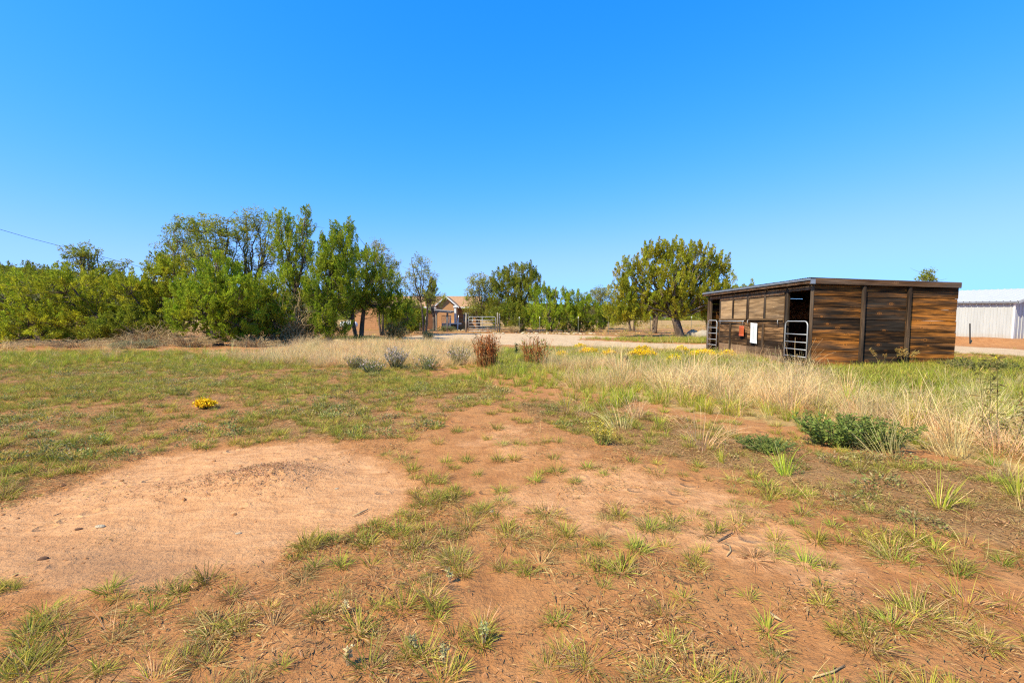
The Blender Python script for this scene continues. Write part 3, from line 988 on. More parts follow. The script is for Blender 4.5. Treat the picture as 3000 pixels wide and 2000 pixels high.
idx = np.arange(36).reshape(2, 6, 3); q = []
for j in range(5):
    for i in range(2):
        q.append((idx[0, j, i], idx[0, j + 1, i], idx[0, j + 1, i + 1], idx[0, j, i + 1]))
        q.append((idx[1, j, i], idx[1, j, i + 1], idx[1, j + 1, i + 1], idx[1, j + 1, i]))
    for i in (0, 2): q.append((idx[0, j, i], idx[1, j, i], idx[1, j + 1, i], idx[0, j + 1, i]))
for i in range(2):
    for j in (0, 5): q.append((idx[0, j, i], idx[1, j, i], idx[1, j, i + 1], idx[0, j, i + 1]))
mb.add(V, q).build('sheet', M['white_plastic'], o, True)
for yy in (-0.17, 0.17):
    MB().tube([(-0.06, yy, 0.66), (-0.085, yy, 0.66)], 0.012, 6).build('screw', M['dark'], o)

# ------------------------------------------------------------------ white metal building on the right
WC = Vector((28.6, 26.0, 0.08))
wd = Vector((-0.30, 0.954, 0)).normalized()
wb = empty('metal_building', WC, 'white ribbed metal outbuilding with low gable roof beyond the driveway', 'building')
wb.rotation_euler = Euler((math.radians(1.2), 0, math.atan2(wd.y, wd.x) - math.pi / 2))
# local: +y along the long wall away from the camera, +x across the gable
EH, BW, BL, RH = 2.36, 6.2, 10.0, 0.78
pm = None
def rib_panel(w, h0, h1, name, parent, loc, rotz):
    """sheet with one standing rib, own object"""
    zz0 = -0.3
    pr = [(0, 0), (w * 0.40, 0), (w * 0.44, -0.028), (w * 0.56, -0.028), (w * 0.60, 0), (w, 0)]
    V, q = [], []
    for (u, d) in pr: V += [(d, u, zz0), (d, u, h0 + (h1 - h0) * u / w)]
    for (u, d) in pr: V += [(0.02, u, zz0), (0.02, u, h0 + (h1 - h0) * u / w)]
    for i in range(5): q += [(2 * i, 2 * i + 1, 2 * i + 3, 2 * i + 2)]
    for i in range(5): q += [(12 + 2 * i, 14 + 2 * i, 15 + 2 * i, 13 + 2 * i)]
    o = MB().add(V, q).build(name, M['white_siding'], parent)
    o.location = loc; o.rotation_euler = (0, 0, rotz)
    return o
wall = empty('wall', (0, 0, 0), None, None); wall.parent = wb
wall2 = empty('wall', (0, 0, 0), None, None); wall2.parent = wb
pw = 0.30
k = 0
yy = 0.0
while yy < BL - 0.01:
    w = min(pw, BL - yy)
    rib_panel(w - 0.004, EH, EH, 'panel', wall, (0, yy + 0.002, 0), 0)
    yy += pw
xx = 0.0
while xx < BW - 0.01:
    w = min(pw, BW - xx)
    hz = lambda q: EH + RH * (1 - abs(q / (BW / 2) - 1))
    # gable sheets run across x: rotate so that local y becomes +x and the rib faces the camera
    o = rib_panel(w - 0.004, hz(xx) - 0.02, hz(xx + w) - 0.02, 'panel', wall2, (xx + 0.002, 0, 0), -math.pi / 2)
    o.scale = (-1, 1, 1)
    xx += pw
MB().box((-0.05, -0.05, -0.3), (-0.03 + 0.06, 0.03, EH)).build('corner_trim', M['white_paint'], wb)
dr = MB().box((0.25, -0.04, -0.3), (1.6, -0.03, 0.02)); dr.build('dark_gap_strip', M['dark'], wb)  # dark strip at the foot of the gable wall, standing for a gap
for s in (0, 1):
    V, q = [], []
    nrib = 34
    for i in range(nrib + 1):
        yv = -0.22 + (BL + 0.44) * i / nrib
        for dx, dzz in ((0, 0), (0.02, 0.03), (0.05, 0.03), (0.07, 0)):
            yq = yv + dx
            if s == 0: V += [(-0.18, yq, EH - 0.03 + dzz), (BW / 2, yq, EH + RH + 0.02 + dzz)]
            else: V += [(BW + 0.18, yq, EH - 0.03 + dzz), (BW / 2, yq, EH + RH + 0.02 + dzz)]
    for i in range(len(V) // 2 - 1): q.append((2 * i, 2 * i + 1, 2 * i + 3, 2 * i + 2) if s else (2 * i, 2 * i + 2, 2 * i + 3, 2 * i + 1))
    rf = MB().add(V, q).build('roof', M['white_roof'], wb)
MB().box((-0.19, -0.22, EH - 0.13), (-0.165, BL + 0.2, EH - 0.035)).build('gutter', M['trim'], wb)
for s in (-1, 1):
    x0, x1 = (-0.18, BW / 2) if s < 0 else (BW / 2, BW + 0.18)
    z0, z1 = (EH - 0.05, EH + RH) if s < 0 else (EH + RH, EH - 0.05)
    MB().add([(x0, -0.24, z0 - 0.12), (x1, -0.24, z1 - 0.12), (x1, -0.24, z1), (x0, -0.24, z0), (x0, -0.2, z0 - 0.12), (x1, -0.2, z1 - 0.12), (x1, -0.2, z1), (x0, -0.2, z0)],
             [(0, 1, 2, 3), (7, 6, 5, 4), (0, 4, 5, 1), (3, 2, 6, 7)]).build('rake_trim', M['white_siding'], wb)
# closing walls behind
MB().box((0.03, BL - 0.03, -0.3), (BW, BL, EH)).box((BW - 0.02, 0.03, -0.3), (BW, BL - 0.04, EH)).build('rear_wall', M['white_siding'], wb)
p = P(2843, 992, 23.2)
o = empty('steel_post', (p.x, p.y, ground_z(p.x, p.y) - 0.1), 'thin leaning dark steel post in front of the white building', 'post', rot=(0, math.radians(-3), 0))
MB().tube([(0, 0, 0), (0, 0, 1.15)], 0.022, 6).box((-0.035, -0.006, 0.02), (0.035, 0.006, 1.13)).build('stake', M['dark'], o)

# ------------------------------------------------------------------ house among the trees
HY = 52.0
hx = lambda px, Yd=HY: (px - 1500) / F_PX * Yd
hz_ = lambda py, Yd=HY: CAM_H + (HOR - py) / F_PX * Yd
gz = 0.22
house = empty('stucco_house', (0, 0, 0), 'terracotta stucco house with white trimmed gable behind the pipe gate', 'house')
ex = hx(1308)
eh, ap = hz_(894), hz_(869)


def prism_roof(name, mat, parent, x0, x1, y0, y1, ez, rz, axis, over=0.35, th=0.12):
    """two slabs; ridge along the axis"""
    for s in (-1, 1):
        if axis == 'y':
            xm = (x0 + x1) / 2; xe = x0 - over if s < 0 else x1 + over
            ze = ez - (rz - ez) * over / ((x1 - x0) / 2)
            V = [(xe, y0 - over, ze), (xm, y0 - over, rz), (xm, y1 + over, rz), (xe, y1 + over, ze)]
        else:
            ym = (y0 + y1) / 2; ye = y0 - over if s < 0 else y1 + over
            ze = ez - (rz - ez) * over / ((y1 - y0) / 2)
            V = [(x0 - over, ye, ze), (x0 - over, ym, rz), (x1 + over, ym, rz), (x1 + over, ye, ze)]
        V = V + [(a, b_, c + th) for a, b_, c in V]
        MB().add(V, [(0, 1, 2, 3), (7, 6, 5, 4), (0, 4, 5, 1), (1, 5, 6, 2), (2, 6, 7, 3), (3, 7, 4, 0)]).build(name, mat, parent)


# entrance block
gw = 1.15
mb = MB().box((ex - gw, HY, -0.3), (ex + gw, HY + 2.4, eh))
mb.add([(ex - gw, HY, eh), (ex + gw, HY, eh), (ex, HY, ap - 0.05), (ex - gw, HY + 0.2, eh), (ex + gw, HY + 0.2, eh), (ex, HY + 0.2, ap - 0.05)], None, [(0, 1, 2), (5, 4, 3)])
mb.build('entrance_wall', M['stucco'], house)
prism_roof('entrance_roof', M['roof_tile'], house, ex - gw, ex + gw, HY, HY + 3.0, eh, ap, 'y', 0.28, 0.05)
for s in (-1, 1):      # white barge boards
    xe, ze = ex + s * (gw + 0.30), eh - (ap - eh) * 0.30 / gw
    V = [(xe, HY - 0.33, ze - 0.10), (ex, HY - 0.33, ap - 0.10), (ex, HY - 0.33, ap + 0.07), (xe, HY - 0.33, ze + 0.07)]
    V = V + [(a, b_ + 0.045, c) for a, b_, c in V]
    MB().add(V, [(0, 1, 2, 3), (7, 6, 5, 4), (0, 4, 5, 1), (1, 5, 6, 2), (2, 6, 7, 3), (3, 7, 4, 0)]).build('barge_board', M['white_paint'], house)
# main body
MB().box((-14.5, HY + 2.42, -0.3), (-4.3, HY + 9, 2.95)).build('wall', M['stucco'], house)
prism_roof('roof', M['roof_tile'], house, -14.5, -4.3, HY + 2.42, HY + 9, 2.98, 4.25, 'x', 0.45, 0.10)
MB().box((-14.9, HY + 1.90, 2.72), (-3.9, HY + 1.95, 2.90)).build('fascia', M['white_paint'], house)
for px_ in (1190, 1372):
    xw = hx(px_, HY + 2.4)
    w = MB().box((xw - 0.55, HY + 2.385, 1.15), (xw + 0.55, HY + 2.41, 2.2)).build('window', M['white_paint'], house)
    MB().box((xw - 0.47, HY + 2.37, 1.22), (xw - 0.03, HY + 2.382, 2.13)).box((xw + 0.03, HY + 2.37, 1.22), (xw + 0.47, HY + 2.382, 2.13)).build('pane', M['dark'], w)
# forward left wing whose wall shows between the junipers
xl0, xl1 = hx(1040, 46), hx(1118, 46)
MB().box((xl0, 46, -0.2), (xl1, HY + 2.40, 2.55)).build('wing_wall', M['stucco'], house)
prism_roof('wing_roof', M['roof_tile'], house, xl0, xl1, 46, HY + 2.4, 2.57, 3.3, 'y', 0.3, 0.08)
# porch: deck, steps, rails, column
dx0, dx1 = hx(1318, 50.8), hx(1346, 50.8)
dz = hz_(946, 50.8)
MB().box((dx0 - 0.9, 50.6, dz - 0.14), (dx1 + 0.1, HY - 0.01, dz)).build('porch_deck', M['white_paint'], house)
MB().box((dx0 - 0.9, 50.63, gz - 0.2), (dx0 + 0.18, HY - 0.02, dz - 0.145)).build('porch_skirt', M['white_paint'], house)
for i in range(3):
    MB().box((dx0 + 0.22, 50.58 - 0.3 * (i + 1), gz - 0.1), (dx1 - 0.12, 50.57 - 0.3 * i, dz - 0.17 * (i + 1))).build('step', M['brown_wall'], house)
for xr, nm in ((dx0 + 0.17, 'a'), (dx1 - 0.05, 'b')):
    zt = dz + 0.85
    rail = MB().add([(xr - 0.03, 50.55, zt - 0.08), (xr + 0.03, 50.55, zt - 0.08), (xr + 0.03, 49.6, zt - 0.75), (xr - 0.03, 49.6, zt - 0.75),
                     (xr - 0.03, 50.55, zt), (xr + 0.03, 50.55, zt), (xr + 0.03, 49.6, zt - 0.67), (xr - 0.03, 49.6, zt - 0.67)],
                    [(0, 1, 2, 3), (7, 6, 5, 4), (0, 4, 5, 1), (1, 5, 6, 2), (2, 6, 7, 3), (3, 7, 4, 0)]).build('stair_rail', M['white_paint'], house)
    for i in range(5):
        yb = 50.5 - i * 0.2
        MB().box((xr - 0.02, yb - 0.02, dz - 0.17 * (i + 0.3)), (xr + 0.02, yb + 0.02, zt - 0.10 - 0.70 * i * 0.2)).build('baluster', M['white_paint'], rail)
    MB().box((xr - 0.05, 49.52, gz - 0.1), (xr + 0.05, 49.6, zt - 0.6)).build('newel', M['white_paint'], rail)
rail = MB().box((dx0 - 0.9, 50.62, dz + 0.78), (dx0 + 0.15, 50.68, dz + 0.86)).build('porch_rail', M['white_paint'], house)
for i in range(9):
    xb = dx0 - 0.86 + i * 0.12
    MB().box((xb - 0.025, 50.63, dz + 0.0), (xb + 0.025, 50.67, dz + 0.775)).build('baluster', M['white_paint'], rail)
xc = hx(1334, 50.7)
MB().box((xc - 0.11, 50.64, dz + 0.002), (xc + 0.11, 50.86, eh - 0.1)).box((xc - 0.2, 50.57, eh - 0.3), (xc + 0.2, 50.93, eh - 0.12)).build('column', M['white_paint'], house)
# lean-to
lx0, lx1 = hx(1252, 48.5), hx(1324, 48.5)
lz0, lz1 = hz_(911, 48.5), hz_(918, 48.5)
V = [(lx0, 47.8, lz0), (lx1, 47.8, lz1), (lx1, 50.5, lz1 + 0.15), (lx0, 50.5, lz0 + 0.15)]
V = V + [(a, b_, c + 0.16) for a, b_, c in V]
MB().add(V, [(0, 1, 2, 3), (7, 6, 5, 4), (0, 4, 5, 1), (1, 5, 6, 2), (2, 6, 7, 3), (3, 7, 4, 0)]).build('lean_to_roof', M['post_wood'], house)
for px_, hh in ((1278, lz0), (1311, lz1)):
    xq = hx(px_, 48)
    MB().box((xq - 0.09, 47.92, -0.1), (xq + 0.09, 48.1, hh + 0.03)).build('lean_to_post', M['post_wood'], house)
MB().box((hx(1232, 49.5), 49.4, -0.1), (hx(1281, 49.5), 49.6, lz0 + 0.1)).build('lean_to_wall', M['brown_wall'], house)

# white propane tank behind the trunks
p = base_at(1022, 40.0)
tk = empty('propane_tank', tuple(p), 'white rounded fuel tank half hidden behind juniper trunks', 'tank', rot=(0, 0, 0.2))
u = np.linspace(0, 1, 7)
pts, rd = [], []
for a in np.linspace(0.05, 1.57, 6): pts.append((-0.5 - 0.26 * math.cos(a), 0, 0.62)); rd.append(0.30 * math.sin(a))
for a in np.linspace(1.57, 0.05, 6): pts.append((0.5 + 0.26 * math.cos(a), 0, 0.62)); rd.append(0.30 * math.sin(a))
MB().tube(pts, rd, 14).build('shell', M['white_paint'], tk, True)
for s in (-0.38, 0.38): MB().box((s - 0.06, -0.22, -0.1), (s + 0.06, 0.22, 0.40)).build('foot', M['boulder'], tk)
MB().tube([(0, 0, 0.89), (0, 0, 1.02)], 0.11, 10).build('valve_dome', M['white_paint'], tk, True)

# ------------------------------------------------------------------ pipe gate, wire fences, driveway stones
GY = 42.0
p0 = base_at(1373.5, GY); p1 = base_at(1452, GY)
L = p1[0] - p0[0]
g = bar_gate('pipe_gate', 'grey five bar pipe gate closing the drive in front of the house', (p0[0], GY, p0[2] + 0.08), L, 1.34, (0.02, 0.24, 0.46, 0.74, 1.04), -math.pi / 2, 0, 0.028, 0.16, True)
g.rotation_euler = (0, 0, -math.pi / 2)
for px_, h, w, nm in ((1366, 1.75, 0.075, 'wooden gate post at the hinge side near the house steps'), (1457.5, 1.85, 0.06, 'grey gate post at the latch side of the pipe gate'), (1463, 1.75, 0.045, 'thinner grey post just behind the latch post')):
    q = base_at(px_, GY + (0.25 if px_ > 1460 else 0.02))
    mb = MB().tube([(0, 0, -0.2), (0.01, 0, h * 0.5), (0, 0, h)], [w, w * 0.97, w * 0.9], 8)
    o = mb.build('gate_post', M['post_wood'], None, True); o.location = tuple(q)
    tag(o, nm, 'post')


def wire_fence(label, posts, h, wires, wood=False, white_tips=True):
    root = empty('wire_fence', tuple(base_at(*posts[0])), label, 'fence')
    o0 = np.array(root.location)
    B = [base_at(*q) for q in posts]
    for q in B:
        d = q - o0
        if wood:
            MB().tube([d + (0, 0, -0.15), d + (0.015, 0, h * 0.5), d + (0, 0, h * 1.04)], [0.05, 0.045, 0.04], 7).build('post', M['post_wood'], root, True)
        else:
            pp = MB().box(tuple(d + np.array((-0.022, -0.004, -0.1))), tuple(d + np.array((0.022, 0.004, h)))).box(tuple(d + np.array((-0.004, 0.005, -0.1))), tuple(d + np.array((0.004, 0.032, h)))).build('post', M['tpost'], root)
            if white_tips: MB().box(tuple(d + np.array((-0.028, -0.008, h - 0.14))), tuple(d + np.array((0.028, 0.038, h + 0.012)))).build('tip', M['white_paint'], pp)
    for wz in wires:
        pts = []
        for a, c in zip(B[:-1], B[1:]):
            for k in np.linspace(0, 1, 5)[:-1]:
                pts.append(a + (c - a) * k - o0 + np.array((0, -0.02, wz - 0.03 * math.sin(k * math.pi))))
        pts.append(B[-1] - o0 + np.array((0, -0.02, wz)))
        MB().tube(pts, 0.004, 4, cap=False).build('wire', M['dark'], root)
    return root


M['tpost'] = mat_plain('green_steel_post', (0.20, 0.21, 0.15), 0.6, 0.2)
wire_fence('wire fence on white tipped steel posts running right from the pipe gate', [(1464, 42.2), (1521, 41.5), (1581, 40.5), (1694, 38.5), (1782, 36.5), (1905, 45), (2025, 52), (2120, 56)], 1.45, (0.3, 0.55, 0.8, 1.05, 1.3))
wire_fence('low wire fence on old wooden posts left of the pipe gate', [(1364, 42.1), (1310, 42.6), (1247, 42.0), (1231, 41.8), (1142, 40.5), (1060, 39.5), (960, 38.5)], 1.35, (0.2, 0.4, 0.6, 0.8, 1.0, 1.2), True)


def rock_mesh(seed, flat=0.6, sub=2):
    r = np.random.default_rng(seed)
    import bmesh
    bm = bmesh.new()
    bmesh.ops.create_icosphere(bm, subdivisions=sub, radius=1.0)
    for v in bm.verts:
        c = v.co
        k = 1 + 0.35 * (float(fbm(c.x * 1.3 + seed, c.y * 1.3 + c.z * 2, seed)) - 0.5) + 0.10 * r.normal() * 0.5
        c *= k
        c.z *= flat
        if c.z < -0.25: c.z = -0.25
    me = bpy.data.meshes.new('rock')
    bm.to_mesh(me); bm.free()
    return me


rocks = [rock_mesh(i, f) for i, f in enumerate((0.45, 0.6, 0.55, 0.75, 0.4))]
for m_ in rocks: m_.materials.append(M['stone'])
row = [(1530, 972, 11), (1549, 970, 8), (1559, 967, 8), (1572, 972, 12), (1589, 972, 6), (1604, 972, 14), (1620, 971, 7), (1630, 971, 8), (1641, 969, 12), (1651, 965, 9),
       (1662, 968, 9), (1667, 972, 11), (1681, 970, 10), (1689, 962, 12), (1684, 956, 9), (1699, 964, 9), (1703, 971, 9), (1712, 969, 8), (1731, 970, 13), (1742, 970, 8), (1655, 958, 9),
       (1534, 962, 12), (1512, 962, 6)]
ORD = 'first second third fourth fifth sixth seventh eighth ninth tenth eleventh twelfth thirteenth fourteenth fifteenth sixteenth seventeenth eighteenth nineteenth twentieth twenty-first twenty-second twenty-third'.split()
for i, (px_, py_, w) in enumerate(sorted(row)):
    Yd = 38.2 - (px_ - 1530) * 0.006 + (972 - py_) * 0.12
    q = base_at(px_, Yd)
    o = link('rock', rocks[i % 5]); s = w * Yd / F_PX * 0.5
    o.location = (q[0], q[1], q[2] + s * 0.22)
    o.scale = (s * 1.15, s * random.uniform(0.7, 1), s * random.uniform(0.8, 1.1)); o.rotation_euler = (0, 0, random.uniform(0, 6))
    tag(o, '%s pale fieldstone from the pipe gate in the row along the drive' % ORD[i], 'rock', 'fieldstones rowed along the driveway edge')
for (px_, py_, w, lab, k) in ((1449, 974, 13, 'cream stone slab lying at the foot of the pipe gate latch', 0), (1462, 972, 9, 'small cream stone beside the slab at the pipe gate', 1),
                              (1474, 972, 10, 'cream stone standing right of the slab at the pipe gate', 3), (1858, 958, 9, 'pale rock alone on the bare bank left of the forked tree', 1),
                              (1805, 968, 6, 'small tan rock alone on the brown bank', 2)):
    Yd = 38.5 if px_ < 1500 else 37
    q = base_at(px_, Yd)
    o = link('rock', rocks[k]); s = w * Yd / F_PX * 0.5
    o.location = (q[0], q[1], q[2] + s * 0.2); o.scale = (s * 1.2, s * 0.8, s * 0.8); o.rotation_euler = (0, 0, random.uniform(0, 6))
    tag(o, lab, 'rock')
for (px_, Yd, w, h, lab) in ((2062, 31.0, 44, 30, 'big grey boulder right of the large juniper trunk'), (2030, 32.5, 30, 30, 'rounded grey boulder tucked behind the large juniper trunk')):
    q = base_at(px_, Yd); s = Yd / F_PX
    me = rock_mesh(px_, 0.75, 3); me.materials.append(M['boulder'])
    for p_ in me.polygons: p_.use_smooth = True
    o = link('boulder', me)
    o.location = (q[0], q[1], q[2] + h * s * 0.12); o.scale = (w * s * 0.62, w * s * 0.5, h * s * 0.85); o.rotation_euler = (0, math.radians(9), 0.3)
    tag(o, lab, 'boulder')
# terrace edging stones in front of the house
for i, (px_, py_) in enumerate(sorted(((1345, 956), (1356, 957), (1290, 962), (1302, 961), (1330, 963), (1262, 966), (1318, 962), (1390, 968), (1405, 966), (1422, 968), (1437, 967)))):
    Yd = 46.5 if px_ < 1370 else 44.5
    q = base_at(px_, Yd); s = 9 * Yd / F_PX * 0.5
    o = link('rock', rocks[(i + 2) % 5]); o.location = (q[0], q[1], q[2] + 0.06); o.scale = (s, s * 0.7, s * 0.7); o.rotation_euler = (0, 0, i)
    tag(o, '%s pale stone from the lean-to along the bed before the house' % ORD[i], 'rock', 'stones lining the house bed')
# weathered logs
for (a, b_, Yd, rad, lab) in (((982, 1003), (1018, 1009), 23.5, 0.10, 'thick bleached log lying at the edge of the straw grass'), ((1008, 1001), (1040, 1004), 24.8, 0.065, 'thin bleached log behind the thick log')):
    A, B_ = base_at(a[0], Yd), base_at(b_[0], Yd - 0.6)
    mid = (A + B_) / 2
    pts = [A - mid + (0, 0, rad * 1.6), (A - mid) * 0.3 + (0, 0.03, rad * 1.5), (B_ - mid) * 0.4 + (0, 0, rad * 1.1), B_ - mid + (0, 0, rad * 0.5)]
    o = MB().tube(pts, [rad, rad * 1.05, rad * 0.85, rad * 0.5], 9).build('log', M['twig'], None, True)
    o.location = tuple(mid); tag(o, lab, 'log')
# overhead cable
A, B_ = P(-260, 610, 34), P(-0, 672, 36)
pts = [tuple(P(px_, py_, Yd)) for px_, py_, Yd in ((-1500, 250, 26), (-600, 515, 30), (0, 672, 36), (85, 697, 38), (170, 719, 40), (300, 752, 43), (430, 787, 46), (640, 828, 49), (900, 868, 52), (1070, 888, 54.0))]
o = MB().tube(pts, 0.016, 5).build('overhead_cable', M['cable'])
tag(o, 'thin dark overhead cable sloping down across the sky into the trees', 'cable')

# ------------------------------------------------------------------ trees
# left thicket, from the left edge
tree('juniper_tree', 'broad juniper with dark leaning trunk at the left edge', 118, 23.5, [(20, 850, 130, 70), (-120, 860, 120, 80), (110, 880, 110, 60), (-40, 930, 130, 60), (150, 950, 80, 45), (60, 985, 130, 30)], 101,
     420, 62, JUNIPER, (0.4, 0.85), (0.11, 0.042), 0.45, 0.17, 1, -0.12, fork=0.45, dead=60, upright=0.35)
tree('juniper_tree', 'juniper with yellow green sprays beneath the small pinyon top', 268, 24.5, [(250, 850, 110, 62), (350, 870, 95, 65), (200, 900, 90, 55), (300, 940, 110, 50), (390, 930, 70, 60)], 102,
     400, 62, JUNIPER, (0.4, 0.8), (0.11, 0.042), 0.45, 0.15, 2, 0.0, dead=60, upright=0.45)
tree('pinyon_tree', 'small open pinyon top rising above the left junipers', 262, 27.5, [(215, 740, 34, 22), (270, 745, 34, 30), (245, 760, 45, 24), (228, 790, 50, 30), (285, 800, 40, 40), (330, 800, 26, 36), (370, 785, 14, 40)], 103,
     190, 30, PINYON, (0.22, 0.4), (0.10, 0.036), 0.35, 0.10, 1, 0, 'loose', fork=0.45, tw=0.28)
tree('juniper_tree', 'sparse juniper behind the left edge tree with stray upright twigs', 60, 31, [(30, 790, 70, 26), (120, 800, 60, 28), (75, 830, 90, 40)], 104, 150, 36, DARKJ, (0.3, 0.6), (0.11, 0.04), 0.4, 0.12, 1)
tree('juniper_tree', 'bright green rounded juniper standing foremost in the left thicket', 640, 21.5, [(640, 800, 70, 60), (560, 850, 80, 60), (690, 860, 85, 60), (620, 900, 110, 65), (700, 930, 80, 55), (560, 930, 60, 50), (650, 975, 75, 35)], 105,
     520, 66, GREENJ, (0.3, 0.62), (0.095, 0.04), 0.5, 0.12, 3, 0, upright=0.6, dead=40)
tree('juniper_tree', 'low juniper filling the gap left of the foremost bright juniper', 470, 24, [(455, 780, 55, 42), (520, 800, 50, 50), (430, 860, 75, 60), (500, 880, 80, 65), (440, 930, 60, 40)], 106,
     330, 58, JUNIPER, (0.35, 0.7), (0.105, 0.042), 0.45, 0.13, 2, 0, upright=0.45, dead=60)
tree('pinyon_tree', 'tall open crowned tree with dark small leaves, highest left peak', 640, 26.5, [(530, 680, 55, 50), (600, 670, 60, 50), (500, 730, 45, 50), (570, 740, 80, 55), (660, 700, 60, 60), (640, 770, 80, 60), (520, 790, 50, 50)], 107,
     520, 34, PINYON, (0.26, 0.5), (0.095, 0.034), 0.25, 0.15, 2, -0.04, 'loose', fork=0.3, dead=70, tw=0.26)
tree('pinyon_tree', 'thin airy tree reaching the very top of the left thicket', 740, 27.5, [(730, 640, 48, 36), (780, 680, 45, 50), (720, 700, 45, 55), (790, 760, 50, 60), (740, 800, 50, 60)], 108,
     300, 30, PINYON, (0.24, 0.45), (0.09, 0.032), 0.2, 0.12, 1, 0, 'loose', fork=0.35, dead=60, tw=0.26)
tree('juniper_tree', 'upright ragged juniper left of the gap with bare grey twigs', 880, 25.5, [(820, 660, 42, 45), (870, 690, 48, 55), (895, 640, 18, 40), (840, 740, 55, 60), (900, 770, 55, 60), (860, 830, 60, 55), (905, 900, 60, 60), (850, 950, 70, 36), (900, 965, 60, 26)], 109,
     380, 52, GREENJ, (0.35, 0.75), (0.10, 0.038), 0.3, 0.16, 1, -0.03, fork=0.3, dead=120, upright=0.7)
tree('juniper_tree', 'tall pointed juniper right of the bare twig thicket', 963, 24.5, [(1000, 690, 38, 48), (985, 740, 55, 55), (960, 800, 60, 60), (1010, 810, 50, 60), (930, 860, 50, 50), (985, 870, 55, 55), (960, 940, 50, 40), (990, 960, 40, 24)], 110,
     430, 60, GREENJ, (0.35, 0.75), (0.10, 0.04), 0.4, 0.14, 1, 0.0, fork=0.35, dead=60, upright=0.75)
tree('juniper_tree', 'spreading juniper on three dark trunks beside the house wall', 1052, 28.5, [(1070, 770, 55, 45), (1050, 830, 70, 55), (1115, 830, 60, 50), (1085, 880, 80, 45), (1150, 890, 55, 45), (1020, 890, 50, 40), (1180, 925, 40, 30)], 111,
     430, 58, GREENJ, (0.35, 0.75), (0.105, 0.042), 0.45, 0.14, 3, 0.0, fork=0.42, dead=40, upright=0.6)
tree('oak_tree', 'pale airy tree top behind the spreading juniper', 1120, 33, [(1110, 740, 40, 35), (1135, 780, 45, 40), (1080, 760, 30, 30), (1150, 830, 40, 40)], 112, 210, 26, OAK, (0.3, 0.55), (0.09, 0.032), 0.2, 0.09, 2, 0, 'loose', fork=0.45, tw=0.26)
tree('oak_tree', 'thin pale leaved tree on slim trunks before the house roof', 1243, 36, [(1235, 785, 38, 38), (1205, 830, 30, 40), (1260, 830, 28, 40), (1230, 870, 45, 34), (1290, 880, 30, 22)], 113,
     190, 26, OAK, (0.28, 0.5), (0.10, 0.036), 0.2, 0.10, 2, 0, 'loose', fork=0.4, tw=0.26, dead=30)
tree('juniper_tree', 'leafy bush screening the house wall beside the lean-to', 1222, 44.5, [(1222, 925, 26, 34), (1200, 905, 30, 30), (1245, 915, 16, 24), (1215, 950, 34, 18)], 131, 170, 50, DARKJ, (0.4, 0.7), (0.12, 0.05), 0.4, 0.1, 3)
tree('pinyon_tree', 'small dark pinyon against the sky beside the house gable', 1270, 47, [(1268, 842, 14, 24), (1258, 876, 18, 18)], 114, 90, 40, PINYON, (0.4, 0.7), (0.15, 0.055), 0.3, 0.14, 1)
tree('juniper_tree', 'dark low juniper in front of the house left wing', 1195, 37, [(1190, 920, 40, 34), (1150, 935, 44, 34), (1215, 940, 34, 30), (1180, 950, 40, 20)], 115, 230, 50, DARKJ, (0.4, 0.7), (0.12, 0.05), 0.45, 0.11, 2)
tree('juniper_tree', 'bushy low juniper filling the thicket right of the foremost juniper', 785, 23.5, [(770, 860, 60, 55), (740, 910, 65, 50), (800, 930, 60, 45), (750, 965, 70, 30)], 128, 330, 58, JUNIPER, (0.35, 0.7), (0.105, 0.042), 0.45, 0.12, 3, 0, upright=0.5, dead=80)
tree('juniper_tree', 'added dark juniper standing in for shade behind the left edge tree', 90, 28.5, [(0, 930, 110, 50), (130, 930, 110, 50), (60, 970, 150, 34), (230, 960, 90, 40), (-130, 950, 120, 50)], 130, 330, 44, DARKJ, (0.35, 0.7), (0.12, 0.05), 0.3, 0.12, 3, 0, upright=0.4)  # added tree: its dark foliage stands in for shade and hides sunlit ground
tree('juniper_tree', 'low dark juniper skirting the ground between the left trees', 395, 22.8, [(380, 950, 75, 40), (330, 970, 70, 32), (460, 960, 60, 34)], 129, 230, 56, DARKJ, (0.3, 0.6), (0.1, 0.04), 0.45, 0.1, 3, 0, upright=0.4, dead=60)
# middle distance, right of the pipe gate
tree('oak_tree', 'grey green airy tree behind the pipe gate right of the roof', 1405, 50, [(1400, 830, 34, 28), (1425, 850, 36, 34), (1385, 870, 26, 30), (1420, 900, 44, 34), (1395, 915, 36, 26)], 116, 330, 34, OAK, (0.4, 0.75), (0.13, 0.05), 0.25, 0.14, 2, 0, 'loose', tw=0.26)
tree('pinyon_tree', 'round crowned dark pinyon, tallest tree in the middle distance', 1512, 47, [(1515, 800, 62, 32), (1470, 830, 42, 34), (1560, 830, 40, 34), (1510, 850, 70, 40), (1480, 890, 60, 36), (1545, 890, 56, 36)], 117,
     430, 52, DARKJ, (0.45, 0.85), (0.15, 0.055), 0.5, 0.22, 1, 0, fork=0.35)
tree('juniper_tree', 'dense green juniper behind the first white tipped fence posts', 1612, 42.5, [(1590, 870, 42, 34), (1635, 880, 42, 36), (1600, 915, 60, 32), (1650, 925, 44, 30), (1570, 930, 40, 28), (1600, 952, 50, 14), (1650, 952, 40, 14)], 118,
     330, 56, GREENJ, (0.4, 0.75), (0.13, 0.05), 0.5, 0.13, 3, 0, fork=0.3)
tree('juniper_tree', 'shaggy green juniper left of the round pinyon behind the fence', 1525, 43, [(1500, 915, 44, 30), (1540, 925, 40, 28), (1460, 930, 40, 26), (1520, 945, 40, 18)], 119, 230, 54, DARKJ, (0.4, 0.7), (0.13, 0.05), 0.5, 0.12, 3)
